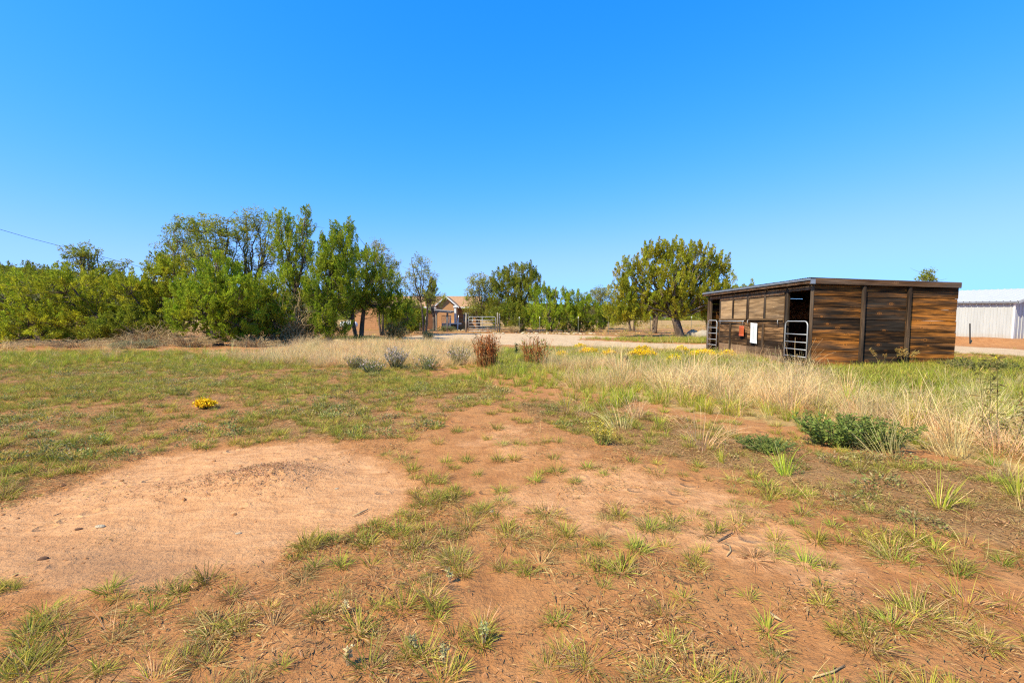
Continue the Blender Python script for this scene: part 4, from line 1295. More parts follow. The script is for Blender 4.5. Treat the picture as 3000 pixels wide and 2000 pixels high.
tree('juniper_tree', 'green juniper just left of the large juniper behind the fence', 1690, 43.5, [(1690, 880, 40, 34), (1720, 905, 42, 34), (1670, 920, 44, 30), (1705, 940, 44, 20), (1730, 950, 50, 14)], 120, 270, 54, GREENJ, (0.4, 0.75), (0.13, 0.05), 0.5, 0.13, 2)
tree('oak_tree', 'grey leafless looking tree top between the middle junipers', 1765, 52, [(1765, 860, 40, 20), (1740, 880, 44, 26), (1785, 890, 40, 34), (1750, 915, 44, 28), (1770, 940, 50, 18)], 121, 280, 34, OAK, (0.4, 0.8), (0.13, 0.045), 0.25, 0.14, 3, 0, 'loose', tw=0.26)
tree('juniper_tree', 'large solitary juniper with thick forked trunk left of the shed', 2003, 32.5,
     [(1912, 745, 36, 30), (1955, 735, 34, 30), (1985, 760, 60, 40), (2035, 750, 46, 36), (2090, 765, 40, 36), (1840, 790, 42, 34), (1890, 800, 55, 45), (1960, 820, 70, 45), (2050, 820, 60, 45),
      (2120, 810, 36, 46), (1815, 860, 42, 46), (1870, 880, 65, 45), (1945, 880, 60, 40), (2080, 870, 60, 40), (2130, 870, 34, 40), (1850, 925, 55, 25), (1800, 915, 36, 30), (2100, 915, 44, 30), (2005, 865, 55, 40), (1975, 900, 50, 26), (2040, 905, 40, 22)], 122,
     800, 66, JUNIPER, (0.45, 0.95), (0.125, 0.055), 0.42, 0.30, 2, -0.02, fork=0.22, upright=0.7, dead=40, tw=0.24, spire=0.10)
tree('juniper_tree', 'small forked juniper in the shade left of the large trunk', 1916, 39, [(1890, 900, 44, 24), (1945, 900, 40, 24), (1915, 880, 40, 26)], 123, 150, 50, JUNIPER, (0.4, 0.7), (0.12, 0.05), 0.45, 0.13, 3, 0, fork=0.5)
tree('juniper_tree', 'low spreading juniper on short trunk beyond the bare bank', 1855, 44, [(1830, 910, 44, 24), (1870, 900, 44, 24), (1790, 925, 40, 20)], 124, 170, 50, DARKJ, (0.4, 0.75), (0.13, 0.05), 0.45, 0.14, 2, 0, fork=0.4)
tree('juniper_tree', 'dark juniper behind the large tree beside the shed corner', 2080, 42, [(2060, 900, 40, 30), (2110, 890, 44, 36), (2090, 925, 44, 20)], 125, 190, 50, DARKJ, (0.4, 0.75), (0.13, 0.05), 0.45, 0.14, 2, 0, fork=0.4)
tree('juniper_tree', 'juniper behind the shed whose top meets the roof edge', 2185, 36, [(2175, 860, 34, 24), (2215, 880, 40, 26), (2170, 900, 36, 30)], 126, 160, 50, JUNIPER, (0.4, 0.75), (0.12, 0.05), 0.45, 0.12, 2)
tree('pinyon_tree', 'lone small tree top poking up above the shed roof', 2712, 34, [(2712, 806, 20, 13), (2702, 822, 18, 12), (2728, 822, 18, 11), (2712, 850, 40, 24), (2700, 885, 50, 26)], 127, 150, 26, PINYON, (0.3, 0.5), (0.13, 0.05), 0.3, 0.10, 1, 0, 'loose', fork=0.4)

# ------------------------------------------------------------------ shrubs and brush at the foot of the thicket
brush('dead_brush', 'tangle of bare grey branches between the two tall left trees', 850, 24.2, 105, 205, 201, 170, 0.012, droop=0.85, arch=0.55)
brush('dead_brush', 'dry brown twig brush at the foot of the foremost juniper', 560, 20.6, 110, 50, 202, 220, 0.007, droop=0.5)
brush('dead_brush', 'faded mauve dry brush left of the foremost juniper', 440, 21.2, 110, 80, 203, 210, 0.007, droop=0.5)
brush('dead_brush', 'low pinkish dry weeds along the left tree edge', 230, 20.5, 150, 30, 204, 240, 0.006, droop=0.4)
brush('dead_brush', 'low dry brown weeds at the far left tree edge', -10, 20.0, 150, 28, 205, 220, 0.006, droop=0.4)
brush('dead_brush', 'rounded dry grey brush in front of the pointed juniper', 905, 21.5, 75, 38, 206, 220, 0.006, droop=0.4)
brush('dead_brush', 'dark dry twigs at the base of the foremost juniper right side', 745, 20.8, 90, 40, 207, 200, 0.007, droop=0.5)
SAGE = [(0.264, 0.276, 0.136), (0.36, 0.356, 0.184), (0.192, 0.207, 0.096)]
brush('sagebrush', 'grey green sagebrush mound at the thicket edge, larger one', 410, 19.6, 62, 26, 208, 120, 0.006, leafcol=SAGE, nl=2600, leaf=(0.06, 0.022))
brush('sagebrush', 'small grey sagebrush beside the larger sage mound', 345, 19.2, 40, 22, 209, 90, 0.006, leafcol=SAGE, nl=1500, leaf=(0.06, 0.022))
brush('sagebrush', 'grey green sage tuft right of the foremost juniper', 900, 20.3, 46, 18, 210, 90, 0.006, leafcol=[(0.17, 0.20, 0.10), (0.24, 0.26, 0.15)], nl=1500, leaf=(0.06, 0.022))
YG = [(0.34, 0.32, 0.09), (0.27, 0.28, 0.08), (0.42, 0.37, 0.14)]
brush('rabbitbrush', 'tall yellow green bush with upright plumes before the wire fence', 1160, 29.0, 44, 55, 211, 150, 0.008, droop=0.2, leafcol=YG, nl=3600, leaf=(0.11, 0.03), arch=0.5)
brush('rabbitbrush', 'yellow green weed clump beside the driveway left of the fence gate', 1255, 28.0, 18, 32, 212, 60, 0.008, droop=0.2, leafcol=YG, nl=900, leaf=(0.10, 0.03), arch=0.5)
brush('garden_shrub', 'low leafy shrub in the bed before the lean-to', 1310, 44.5, 34, 16, 213, 60, 0.01, leafcol=[(0.14, 0.17, 0.05), (0.22, 0.23, 0.09)], nl=1400, leaf=(0.12, 0.06))
brush('dead_brush', 'round tan dry bush at the left end of the driveway stones', 1505, 40.5, 24, 26, 214, 160, 0.008)

# ------------------------------------------------------------------ flowering plants and weeds
def stalk_plant(name, label, px, py, n, h, spread, seed, stem_col, leaf_cols=None, leaf_n=0, leaf=(0.06, 0.02), head_cols=None, heads=0, head=(0.02, 0.02), head_from=0.7, lean=0.15,
                w=0.004, cat='plant', group=None, head_name='flowers', leaf_from=0.05, drop=0.0, dome=0.0, erect=False, base_k=0.35):
    r = np.random.default_rng(seed)
    b = Gp(px, py)
    root = empty(name, tuple(b), label, cat, group)
    V, T, C = MB(), None, None
    pts_all = []
    for i in range(n):
        a = r.uniform(0, 6.28); q = math.sqrt(r.random())
        p0 = np.array([math.cos(a) * spread * base_k * q, math.sin(a) * spread * base_k * q, -0.02])
        hh = h * r.uniform(0.6, 1.05) * (math.sqrt(max(0.05, 1 - dome * q * q)))
        e = np.array([math.cos(a) * spread * q, math.sin(a) * spread * q, hh]) + r.normal(size=3) * np.array([lean, lean, 0]) * h * 0.5
        pts = bez(p0, p0 * 0.7 + e * 0.3 + np.array([0, 0, 0.25 * hh]), e, 6)
        V.tube(pts, np.linspace(w, w * 0.45, 6), 3, col=palette(r, 1, [stem_col])[0])
        t = r.random((40, 1)) * 5
        k = np.minimum(t.astype(int), 4)[:, 0]
        pts_all.append(pts[k] + (pts[k + 1] - pts[k]) * (t - k[:, None]))
    me = new_mesh('stems', np.vstack(V.V), np.vstack(V.Q), col=np.vstack(V.C)); me.materials.append(M['grass'])
    link('stems', me, root)
    pa = np.array(pts_all)                    # n,40,3
    flat = pa.reshape(-1, 3)
    rel = flat[:, 2] / h
    if leaf_n:
        c = flat[(rel > leaf_from)]
        p = c[r.integers(len(c), size=leaf_n)]
        d = norm(r.normal(size=(leaf_n, 3)) * np.array([1, 1, 0.5]) + np.array([0, 0, 0.35 - drop]))
        Vv, Qd, Cc = leaves(p, d, leaf[0] * r.uniform(0.6, 1.3, leaf_n), leaf[1], palette(r, leaf_n, leaf_cols), r)
        me = new_mesh('leaves', Vv, Qd, col=Cc); me.materials.append(M['grass']); tag(link('leaves', me, root), kind='stuff')
    if heads:
        top = pa[:, :, 2].max(1)[:, None]
        ok = (pa[:, :, 2] > head_from * top).reshape(-1)
        c = flat[ok]
        p = c[r.integers(len(c), size=heads)] + r.normal(size=(heads, 3)) * head[0] * 0.6
        d = norm(r.normal(size=(heads, 3)) * (0.3 if erect else 1.0) + np.array([0, 0, 0.8]))
        if erect: p = p - r.normal(size=(heads, 3)) * head[0] * 0.3
        Vv, Qd, Cc = leaves(p, d, head[0] * r.uniform(0.6, 1.4, heads), head[1], palette(r, heads, head_cols), r)
        me = new_mesh(head_name, Vv, Qd, col=Cc); me.materials.append(M['petal']); tag(link(head_name, me, root), kind='stuff')
    return root


YEL = [(0.85, 0.60, 0.012), (0.90, 0.68, 0.03), (0.72, 0.45, 0.01)]
GRN = [(0.17, 0.20, 0.045), (0.24, 0.26, 0.06), (0.12, 0.15, 0.04)]
yel = [(600, 1193, 0.16, 0.145, 'small round yellow flower clump alone in the left grass'), (1643, 1050, 0.28, 0.30, 'yellow flower clump nearest the second red dock stand'),
       (1702, 1025, 0.34, 0.36, 'yellow flower clump touching the driveway edge, leftmost along it'), (1717, 1041, 0.34, 0.30, 'yellow flower clump, left one of a touching pair in pale grass'),
       (1737, 1037, 0.32, 0.32, 'yellow flower clump, right one of a touching pair in pale grass'), (1787, 1046, 0.34, 0.36, 'orange yellow flower clump between the pair and the trio'),
       (1863, 1047, 0.36, 0.40, 'front left yellow clump of the trio midway to the shed'), (1884, 1036, 0.36, 0.40, 'rear yellow clump of the trio midway to the shed'),
       (1900, 1048, 0.40, 0.40, 'front right yellow clump of the trio midway to the shed'), (1997, 1036, 0.36, 0.30, 'yellow flower clump between the trio and the shed'),
       (2056, 1047, 0.38, 0.72, 'wide bright yellow flower clump at the shed far corner'), (2132, 1050, 0.36, 0.34, 'yellow flower clump against the shed front'),
       (1975, 1062, 0.34, 0.28, 'straggly half faded yellow clump in front of the driveway')]
for i, (px_, py_, h, sp, lab) in enumerate(yel):
    k = 1 if i else 0.7
    stalk_plant('snakeweed', lab, px_, py_, int(70 * k), h * (0.85 if i else 1), sp * (0.78 if i else 1), 300 + i, (0.16, 0.18, 0.05), GRN, int(260 * k), (0.05 * k, 0.010), YEL, int(1300 if i < 12 else 300), (0.036 * k, 0.030 * k), 0.80, cat='flowers', dome=0.75)
RUST = [(0.42, 0.135, 0.032), (0.52, 0.20, 0.05), (0.30, 0.085, 0.022)]
for i, (px_, py_, n, h, sp, lab) in enumerate(((1427, 1076, 80, 0.92, 0.36, 'dense rust brown stand of dock seed stalks, darker one'), (1568, 1072, 55, 0.82, 0.42, 'thinner rust brown dock stalks above bright green leaves'))):
    stalk_plant('dock_stand', lab, px_, py_, n, h, sp, 330 + i, (0.42, 0.16, 0.05), [(0.16, 0.22, 0.05), (0.22, 0.28, 0.06)] if i else [(0.2, 0.13, 0.05)], 160, (0.16, 0.035), RUST, 1000 if i == 0 else 520, (0.075, 0.016), 0.45, 0.22, 0.010, head_name='seed_heads', erect=True, base_k=0.8)
LIL = [(0.54, 0.42, 0.38), (0.62, 0.52, 0.46), (0.46, 0.35, 0.33)]
AST = [(0.264, 0.287, 0.08), (0.36, 0.356, 0.112), (0.204, 0.23, 0.064)]
for i, (px_, py_, h, sp, nh, lab) in enumerate(((1160, 1080, 0.70, 0.36, 700, 'tall lilac aster clump full of pale flowers in straw grass'), (1345, 1068, 0.62, 0.50, 260, 'grey green aster bush with few flowers left of the dark dock stand'),
                                                (1090, 1092, 0.42, 0.42, 140, 'low aster with sparse lilac flowers left of the tall aster'), (1250, 1082, 0.45, 0.45, 110, 'low grey aster bush between the taller asters'),
                                                (1040, 1078, 0.42, 0.34, 120, 'smallest lilac aster at the left end of the asters'))):
    stalk_plant('aster_bush', lab, px_, py_, 80, h, sp, 340 + i, (0.2, 0.2, 0.12), AST, 1300, (0.05, 0.012), LIL, nh, (0.032, 0.026), 0.6, dome=0.5)
DKG = [(0.2, 0.245, 0.05), (0.27, 0.3, 0.065), (0.15, 0.185, 0.04)]
stalk_plant('leafy_weed', 'dark green leafy weed, largest bush before the right straw grass', 2440, 1306, 80, 0.34, 0.46, 360, (0.12, 0.14, 0.06), DKG, 2600, (0.05, 0.017), dome=0.35)
stalk_plant('leafy_weed', 'dark green leafy weed joined to the right of the largest bush', 2560, 1318, 60, 0.36, 0.40, 361, (0.12, 0.14, 0.06), DKG, 1700, (0.05, 0.017), dome=0.35)
stalk_plant('leafy_weed', 'light green feathery weed left of the dark leafy bush', 2245, 1322, 80, 0.17, 0.30, 362, (0.14, 0.2, 0.07), [(0.22, 0.28, 0.06), (0.30, 0.34, 0.08)], 1200, (0.05, 0.009), dome=0.6)
stalk_plant('leafy_weed', 'dark green weed patch behind the straw near the right road', 2880, 1100, 80, 0.40, 0.9, 363, (0.1, 0.13, 0.06), [(0.17, 0.20, 0.05), (0.23, 0.25, 0.065)], 1800, (0.08, 0.03), dome=0.5)
stalk_plant('tall_weed', 'tall branching weed with hanging dark leaves in right straw grass', 2905, 1330, 5, 0.95, 0.42, 364, (0.24, 0.17, 0.07), [(0.17, 0.18, 0.045), (0.25, 0.24, 0.06), (0.15, 0.12, 0.04)], 190, (0.085, 0.016), YEL, 14, (0.015, 0.015), 0.96, 0.2, 0.004, drop=0.35, leaf_from=0.25)
stalk_plant('tall_weed', 'single dark green spire right of the dark dock stand', 1511, 1050, 2, 0.66, 0.03, 365, (0.1, 0.12, 0.05), [(0.08, 0.11, 0.04)], 90, (0.09, 0.03), lean=0.03, leaf_from=0.3)
stalk_plant('tall_weed', 'dark green spire standing in the pale grass mid right', 1832, 1082, 3, 0.55, 0.05, 366, (0.1, 0.12, 0.05), [(0.09, 0.12, 0.04)], 110, (0.09, 0.03), lean=0.03, leaf_from=0.2)
stalk_plant('tall_weed', 'spindly dry weed with round leaves below the near stall gate', 2345, 1090, 12, 0.50, 0.55, 367, (0.24, 0.17, 0.08), [(0.20, 0.17, 0.06), (0.30, 0.24, 0.10)], 260, (0.05, 0.03), leaf_from=0.3, lean=0.3)
stalk_plant('tall_weed', 'golden dry plume weed at the shed wall right of the second post', 2660, 1080, 10, 0.55, 0.32, 368, (0.40, 0.27, 0.10), [(0.42, 0.26, 0.07), (0.5, 0.33, 0.11)], 300, (0.07, 0.02), leaf_from=0.6, lean=0.3)
stalk_plant('tall_weed', 'thin golden plume weed at the shed wall before the first bay', 2585, 1082, 6, 0.60, 0.2, 369, (0.40, 0.27, 0.10), [(0.42, 0.26, 0.07), (0.5, 0.33, 0.11)], 160, (0.06, 0.02), leaf_from=0.65, lean=0.3)
stalk_plant('yellow_weed', 'upright yellowish weed at the edge of the bare path', 1765, 1297, 34, 0.24, 0.20, 370, (0.34, 0.33, 0.08), [(0.34, 0.33, 0.07), (0.44, 0.40, 0.10)], 240, (0.035, 0.010), [(0.55, 0.38, 0.03)], 220, (0.014, 0.012), 0.6)
PALE = [(0.50, 0.47, 0.19), (0.58, 0.53, 0.25), (0.38, 0.36, 0.14)]
for i, (px_, py_, h, lab) in enumerate(((1016, 1950, 0.085, 'pale woolly sprig leftmost along the bottom edge'), (1213, 1898, 0.075, 'pale woolly sprig below a big green tuft'), (1299, 1940, 0.08, 'pale woolly sprig with bent stem near the bottom centre'),
                                        (1416, 1868, 0.10, 'tallest pale woolly sprig beside the spreading tuft'), (1320, 1690, 0.085, 'small pale woolly sprig higher up the foreground'), (1009, 1785, 0.08, 'grey woolly sprig at the left of the foreground tufts'))):
    stalk_plant('woolly_sprig', lab, px_, py_, 3, h, 0.018, 380 + i, (0.35, 0.33, 0.22), PALE, 60, (0.018, 0.008), lean=0.1, w=0.0025, group='woolly sprigs in the foreground', leaf_from=0.3)

# sticks, chips and stones lying in the foreground
def lying(name, label, pts_px, rad, mat, flat=1.0, cat='stick', lift=0.006):
    P3 = [np.array(Gp(*q)) for q in pts_px]
    mid = sum(P3) / len(P3)
    o = MB().tube([q - mid + np.array([0, 0, lift + max(rad)]) for q in P3], rad, 6).build(name, M[mat], None, True)
    o.location = tuple(mid); o.scale = (1, 1, 1)
    tag(o, label, cat)


lying('stick', 'straight reddish brown stick on the bare path', [(2102, 1588), (2123, 1575), (2146, 1559)], [0.0037, 0.0050, 0.0031], 'bark')
lying('stick', 'pale curved stick below the reddish brown stick', [(2120, 1594), (2138, 1605), (2140, 1622), (2128, 1634)], [0.0025, 0.0037, 0.0037, 0.0025], 'twig')
lying('stick', 'flat pale wood splinter beside a tuft in the right foreground', [(2254, 1798), (2270, 1812), (2290, 1822)], [0.0025, 0.0074, 0.0025], 'twig')
lying('stick', 'pale twig at the right rim of the bare sand', [(1032, 1492), (1055, 1484), (1078, 1474)], [0.0031, 0.0062, 0.0037], 'twig')
lying('stick', 'long pale twig at the bottom edge right of centre', [(2380, 1993), (2440, 1980), (2475, 1962)], [0.0031, 0.0037, 0.0019], 'twig')
lying('stick', 'grey stick at the lower left beside a green tuft', [(36, 1922), (70, 1915), (98, 1905)], [0.0050, 0.0056, 0.0037], 'twig')
lying('stick', 'dark twig on the left of the bare sand', [(155, 1483), (168, 1478), (178, 1475)], [0.0025, 0.0037, 0.0019], 'bark')
for (px_, py_, w, k, mt, lab) in ((292, 1521, 17, 0, 'stone', 'flat white stone chip on the bare sand'), (230, 1526, 12, 1, 'dark_soil', 'dark clod beside the white chip'), (125, 1612, 14, 3, 'dark_soil', 'dark clod on the damp lower left sand'),
                                  (368, 1727, 14, 0, 'dark_soil', 'flat dark clod at the lower rim of the sand'), (1440, 1478, 12, 3, 'stone', 'small pale stone beside the green tufts'), (1247, 1905, 10, 3, 'dark_soil', 'round brown pebble beside the woolly sprig'),
                                  (698, 1541, 12, 1, 'stone', 'tan pebble on the right half of the sand'), (986, 1412, 9, 2, 'stone', 'white pebble at the far right of the sand')):
    if mt not in M: M[mt] = mat_plain('dark_soil_clod', (0.13, 0.065, 0.035), 0.95, 0, 0.2, 30)
    q = Gp(px_, py_); s = w / F_PX * q.length * 0.55
    me = rocks[k].copy(); me.materials.clear(); me.materials.append(M[mt])
    o = link('stone', me); o.location = (q.x, q.y, q.z + s * 0.12); o.scale = (s * 1.2, s * 0.7, s * 0.8); o.rotation_euler = (0, 0, 0.2 * k)
    tag(o, lab, 'stone')

# ------------------------------------------------------------------ grass, litter and grit (one object each, instanced clumps)
G1 = [(0.339, 0.33, 0.041), (0.424, 0.398, 0.06), (0.249, 0.263, 0.034)]
G2 = [(0.343, 0.408, 0.032), (0.437, 0.468, 0.044), (0.27, 0.331, 0.034)]
S1 = [(0.6, 0.437, 0.176), (0.7, 0.533, 0.242), (0.55, 0.352, 0.117)]
D1 = [(0.42, 0.274, 0.102), (0.546, 0.382, 0.155), (0.294, 0.176, 0.062)]
B1 = [(0.187, 0.105, 0.04), (0.286, 0.165, 0.065), (0.132, 0.072, 0.027)]


def clump(seed, n, h, spread, width, cols, w=None, droop=0.5, base=0.03, upright=0.5, seg=3, hv=0.45, tipcol=None, thatch=0):
    """a bunch of tapering, bending blades"""
    r = np.random.default_rng(seed)
    a = r.uniform(0, 6.283, n)
    d = np.stack([np.cos(a), np.sin(a), np.zeros(n)], 1)
    p0 = d * (base * np.sqrt(r.random(n)))[:, None]
    L = h * r.uniform(1 - hv, 1 + hv * 0.5, n)
    tilt = np.clip(r.normal(1 - upright, 0.28, n), 0.03, 1.45)
    bend = droop * r.uniform(0.1, 1.6, n)
    if thatch:
        tilt[:thatch] = r.uniform(1.15, 1.5, thatch); bend[:thatch] = r.uniform(0.0, 0.4, thatch); L[:thatch] *= r.uniform(0.5, 1.15, thatch)
        p0[:thatch] *= 1.5
    pts = [p0]
    ang = tilt.copy()
    for k in range(seg):
        ang = np.minimum(ang + bend / seg, 2.2)
        pts.append(pts[-1] + (d * np.sin(ang)[:, None] * spread + np.array([0, 0, 1.0]) * np.cos(ang)[:, None]) * (L / seg)[:, None])
    pts = np.stack(pts, 1)
    pts[:, 1:, 2] = np.maximum(pts[:, 1:, 2], 0.004 + 0.01 * r.random((n, seg)))
    side = np.cross(d, np.array([0, 0, 1.0])) + 0.5 * r.normal(size=(n, 3)); side = norm(side)
    ww = width * r.uniform(0.6, 1.2, n)
    prof = np.linspace(1, 0.25, seg + 1); prof[0] = 0.8
    l = pts - side[:, None, :] * (ww[:, None] * prof[None])[..., None] / 2
    rr = pts + side[:, None, :] * (ww[:, None] * prof[None])[..., None] / 2
    V = np.stack([l, rr], 2).reshape(-1, 3)
    m = 2 * (seg + 1)
    o = np.arange(n)[:, None] * m
    Qs = []
    for k in range(seg):
        Qs.append(np.stack([o[:, 0] + 2 * k, o[:, 0] + 2 * k + 1, o[:, 0] + 2 * k + 3, o[:, 0] + 2 * k + 2], 1))
    c = palette(r, n, cols, w, 0.15)
    if thatch: c[:thatch] = palette(r, thatch, [(0.44, 0.30, 0.12), (0.33, 0.20, 0.08), (0.54, 0.40, 0.18), (0.23, 0.135, 0.055)])
    C = np.repeat(c[:, None, :], m, 1)
    if tipcol is not None:
        f = (np.linspace(0, 1, seg + 1) ** 2).repeat(2)[None, :, None]
        C = C * (1 - f) + np.asarray(tipcol)[None, None, :] * f
    return new_mesh('grass_clump', V, np.vstack(Qs), col=C.reshape(-1, 3))


def litter_mesh(seed, n, size, length, width, cols):
    r = np.random.default_rng(seed)
    p = np.stack([r.normal(0, size * 0.45, n), r.normal(0, size * 0.45, n), r.uniform(0.002, 0.022, n)], 1)
    a = r.uniform(0, 6.283, n)
    d = np.stack([np.cos(a), np.sin(a), r.normal(0, 0.12, n)], 1)
    V, Qd, C = leaves(p, norm(d), length * r.uniform(0.3, 1.3, n), width, palette(r, n, cols), r, True)
    V[:, 2] = np.maximum(V[:, 2], 0.001)
    return new_mesh('litter_clump', V, Qd, col=C)


def weed_mesh(seed, n, rad, h, leaf, cols):
    r = np.random.default_rng(seed)
    a = r.uniform(0, 6.283, n); q = np.sqrt(r.random(n))
    p = np.stack([np.cos(a) * rad * q, np.sin(a) * rad * q, h * r.random(n) * (1 - 0.6 * q * q) + 0.003], 1)
    d = norm(np.stack([np.cos(a), np.sin(a), r.uniform(0.1, 1.3, n)], 1) + 0.5 * r.normal(size=(n, 3)))
    V, Qd, C = leaves(p, d, leaf[0] * r.uniform(0.5, 1.3, n), leaf[1], palette(r, n, cols), r)
    V[:, 2] = np.maximum(V[:, 2], 0.001)
    return new_mesh('weed_clump', V, Qd, col=C)


def scatter(name, label, meshes, mat, pts, scl, seed, tilt=0.12):
    """clumps instanced on the points of one object"""
    r = np.random.default_rng(seed)
    n = len(pts)
    c = bpy.data.collections.new(name + '_clumps')
    for i, m_ in enumerate(meshes):
        m_.materials.clear(); m_.materials.append(mat)
        c.objects.link(bpy.data.objects.new('%s_clump_%02d' % (name, i), m_))
    me = bpy.data.meshes.new(name)
    me.vertices.add(n)
    me.vertices.foreach_set('co', np.asarray(pts, np.float32).ravel())
    at = me.attributes.new('pick', 'INT', 'POINT'); at.data.foreach_set('value', r.integers(0, len(meshes), n).astype(np.int32))
    at = me.attributes.new('turn', 'FLOAT_VECTOR', 'POINT')
    at.data.foreach_set('vector', np.stack([r.normal(0, tilt, n), r.normal(0, tilt, n), r.uniform(0, 6.283, n)], 1).astype(np.float32).ravel())
    at = me.attributes.new('size', 'FLOAT', 'POINT'); at.data.foreach_set('value', np.asarray(scl, np.float32))
    me.materials.append(mat)
    o = link(name, me)
    ng = bpy.data.node_groups.new(name + '_scatter', 'GeometryNodeTree')
    ng.interface.new_socket('Geometry', in_out='INPUT', socket_type='NodeSocketGeometry')
    ng.interface.new_socket('Geometry', in_out='OUTPUT', socket_type='NodeSocketGeometry')
    N, Lk = ng.nodes, ng.links
    gi, go = N.new('NodeGroupInput'), N.new('NodeGroupOutput')
    ci = N.new('GeometryNodeCollectionInfo')
    ci.inputs['Collection'].default_value = c
    ci.inputs['Separate Children'].default_value = True
    ci.inputs['Reset Children'].default_value = True
    ip = N.new('GeometryNodeInstanceOnPoints')
    ip.inputs['Pick Instance'].default_value = True

    def attr(nm, ty):
        a = N.new('GeometryNodeInputNamedAttribute'); a.data_type = ty; a.inputs['Name'].default_value = nm
        return a.outputs['Attribute']
    Lk.new(gi.outputs[0], ip.inputs['Points'])
    Lk.new(ci.outputs[0], ip.inputs['Instance'])
    Lk.new(attr('pick', 'INT'), ip.inputs['Instance Index'])
    Lk.new(attr('turn', 'FLOAT_VECTOR'), ip.inputs['Rotation'])
    Lk.new(attr('size', 'FLOAT'), ip.inputs['Scale'])
    Lk.new(ip.outputs[0], go.inputs[0])
    md = o.modifiers.new('scatter', 'NODES'); md.node_group = ng
    tag(o, label, kind='stuff')
    return o


def field(n, ymin, ymax, seed, pxr=(-800, 3800), power=2.0):
    """random ground points, even per square metre, in the wedge the photograph looks over and some way beside it"""
    r = np.random.default_rng(seed)
    y = (r.random(n) * (ymax ** power - ymin ** power) + ymin ** power) ** (1 / power)
    x = (r.uniform(*pxr, n) - 1500) / F_PX * (y + 0.6)
    return x, y, r


def spread_out(name, label, meshes, mat, density, ymin, ymax, weight, size, seed, tilt=0.12, pxr=(-800, 3800)):
    """density per square metre at weight 1"""
    area = (pxr[1] - pxr[0]) / F_PX * ((ymax + 0.6) ** 2 - (ymin + 0.6) ** 2) / 2
    x, y, r = field(int(area * density), ymin, ymax, seed, pxr)
    m = masks(x, y)
    w = weight(x, y, m)
    # nothing inside the shed or the white building
    ins = (x > SHX + 0.06) & (x < SHX + SW - 0.1) & (y > SHY - 0.01) & (y < SHY + SL)
    w = np.where(ins, 0.0, w)
    k = r.random(len(x)) < w
    x, y = x[k], y[k]
    z = ground_z(x, y) - 0.004
    mk = {a: b[k] for a, b in m.items()}
    s = size(x, y, mk, r)
    return scatter(name, label, meshes, mat, np.stack([x, y, z], 1), s, seed, tilt)


def blob(m, cx, cy, rx, ry):
    return np.exp(-((m['px'] - cx) / rx) ** 2 - ((m['py'] - cy) / ry) ** 2)


def clear(m):          # everything but bare sand and road
    return (1 - m['sand']) * (1 - m['road'])


fore = lambda m: sstep(1380, 1500, m['py'])
RIM = ((1240, 1400, 70, 40), (1200, 1470, 90, 35), (1110, 1520, 90, 35), (980, 1575, 90, 40), (880, 1640, 90, 40), (720, 1705, 110, 35), (560, 1735, 120, 35), (380, 1755, 130, 35), (180, 1765, 140, 40), (20, 1730, 100, 40), (250, 1860, 200, 60), (560, 1850, 200, 70))


def rim(m):
    return np.clip(sum(blob(m, *q) for q in RIM), 0, 1)


# green bunch grass, short
def w_short(x, y, m):
    n = fbm(x * 0.9, y * 0.9, 51); n2 = fbm(x * 3.0, y * 3.0, 52)
    g = m['greenl'] * sstep(0.42, 0.64, n) * 0.62 + m['greenl'] * 0.09
    g = g + m['litter'] * sstep(0.45, 0.65, n) * 0.55 + m['mixed'] * 0.5 + m['greens'] * 0.8
    f = fore(m) * (1 - m['litter']) * (0.14 + sstep(0.44, 0.62, n2)) * 0.46
    f = f * (1 - 0.65 * m['path'])
    edge = sstep(1560, 1800, m['py']) * sstep(1500, 300, m['px']) * sstep(0.42, 0.62, n2) * 0.40 + rim(m) * (0.12 + 0.5 * sstep(0.4, 0.6, n2))
    mid = (m['verge'] * 0.9 + sstep(1020, 1030, m['py']) * 0.10 * (m['py'] < 1400))
    return np.clip((g + f + edge + mid), 0, 1) * clear(m)


short = [clump(400 + i, 46 + 8 * i, 0.075, 1.0, 0.0046, G1 + D1[:1], [0.34, 0.28, 0.22, 0.16], 0.7, 0.035, 0.45) for i in range(6)]
spread_out('short_grass', 'short green bunch grass scattered over red soil', short, M['grass'], 100, 1.3, 26, w_short, lambda x, y, m, r: r.uniform(0.6, 1.35, len(x)) * (1 + 0.5 * m['mixed'] + 0.9 * m['greens'] + 0.02 * y), 1)

# larger foreground tufts
def w_tuft(x, y, m):
    n = fbm(x * 1.7, y * 1.7, 61)
    return np.clip((fore(m) * (0.17 + sstep(0.42, 0.62, n)) * (1 - 0.60 * m['path']) + 0.45 * rim(m) + 0.35 * sstep(1250, 1400, m['py']) * sstep(0.5, 0.6, n)) * clear(m), 0, 1)


tuft = [clump(420 + i, 190, 0.062 + 0.006 * i, 1.0, 0.0038, G1 + D1[:2], [0.30, 0.22, 0.16, 0.17, 0.15], 0.95, 0.055 + 0.012 * (i % 4), 0.42, 4, 0.7, thatch=95) for i in range(8)]
spread_out('bunch_grass_tufts', 'arching green and straw bunch grass tufts on the red dirt', tuft, M['grass'], 32, 1.2, 9.5, w_tuft, lambda x, y, m, r: np.clip(np.exp(r.normal(-0.30, 0.32, len(x))), 0.35, 1.1), 2)

# dead, flattened tufts and litter
def w_dead(x, y, m):
    n = fbm(x * 1.5 + 4, y * 1.5, 71)
    return np.clip((fore(m) * (0.22 + 0.78 * sstep(0.44, 0.62, n)) * (1 - 0.55 * m['path']) + m['litter'] * 0.7 + m['greenl'] * 0.25) * clear(m), 0, 1)


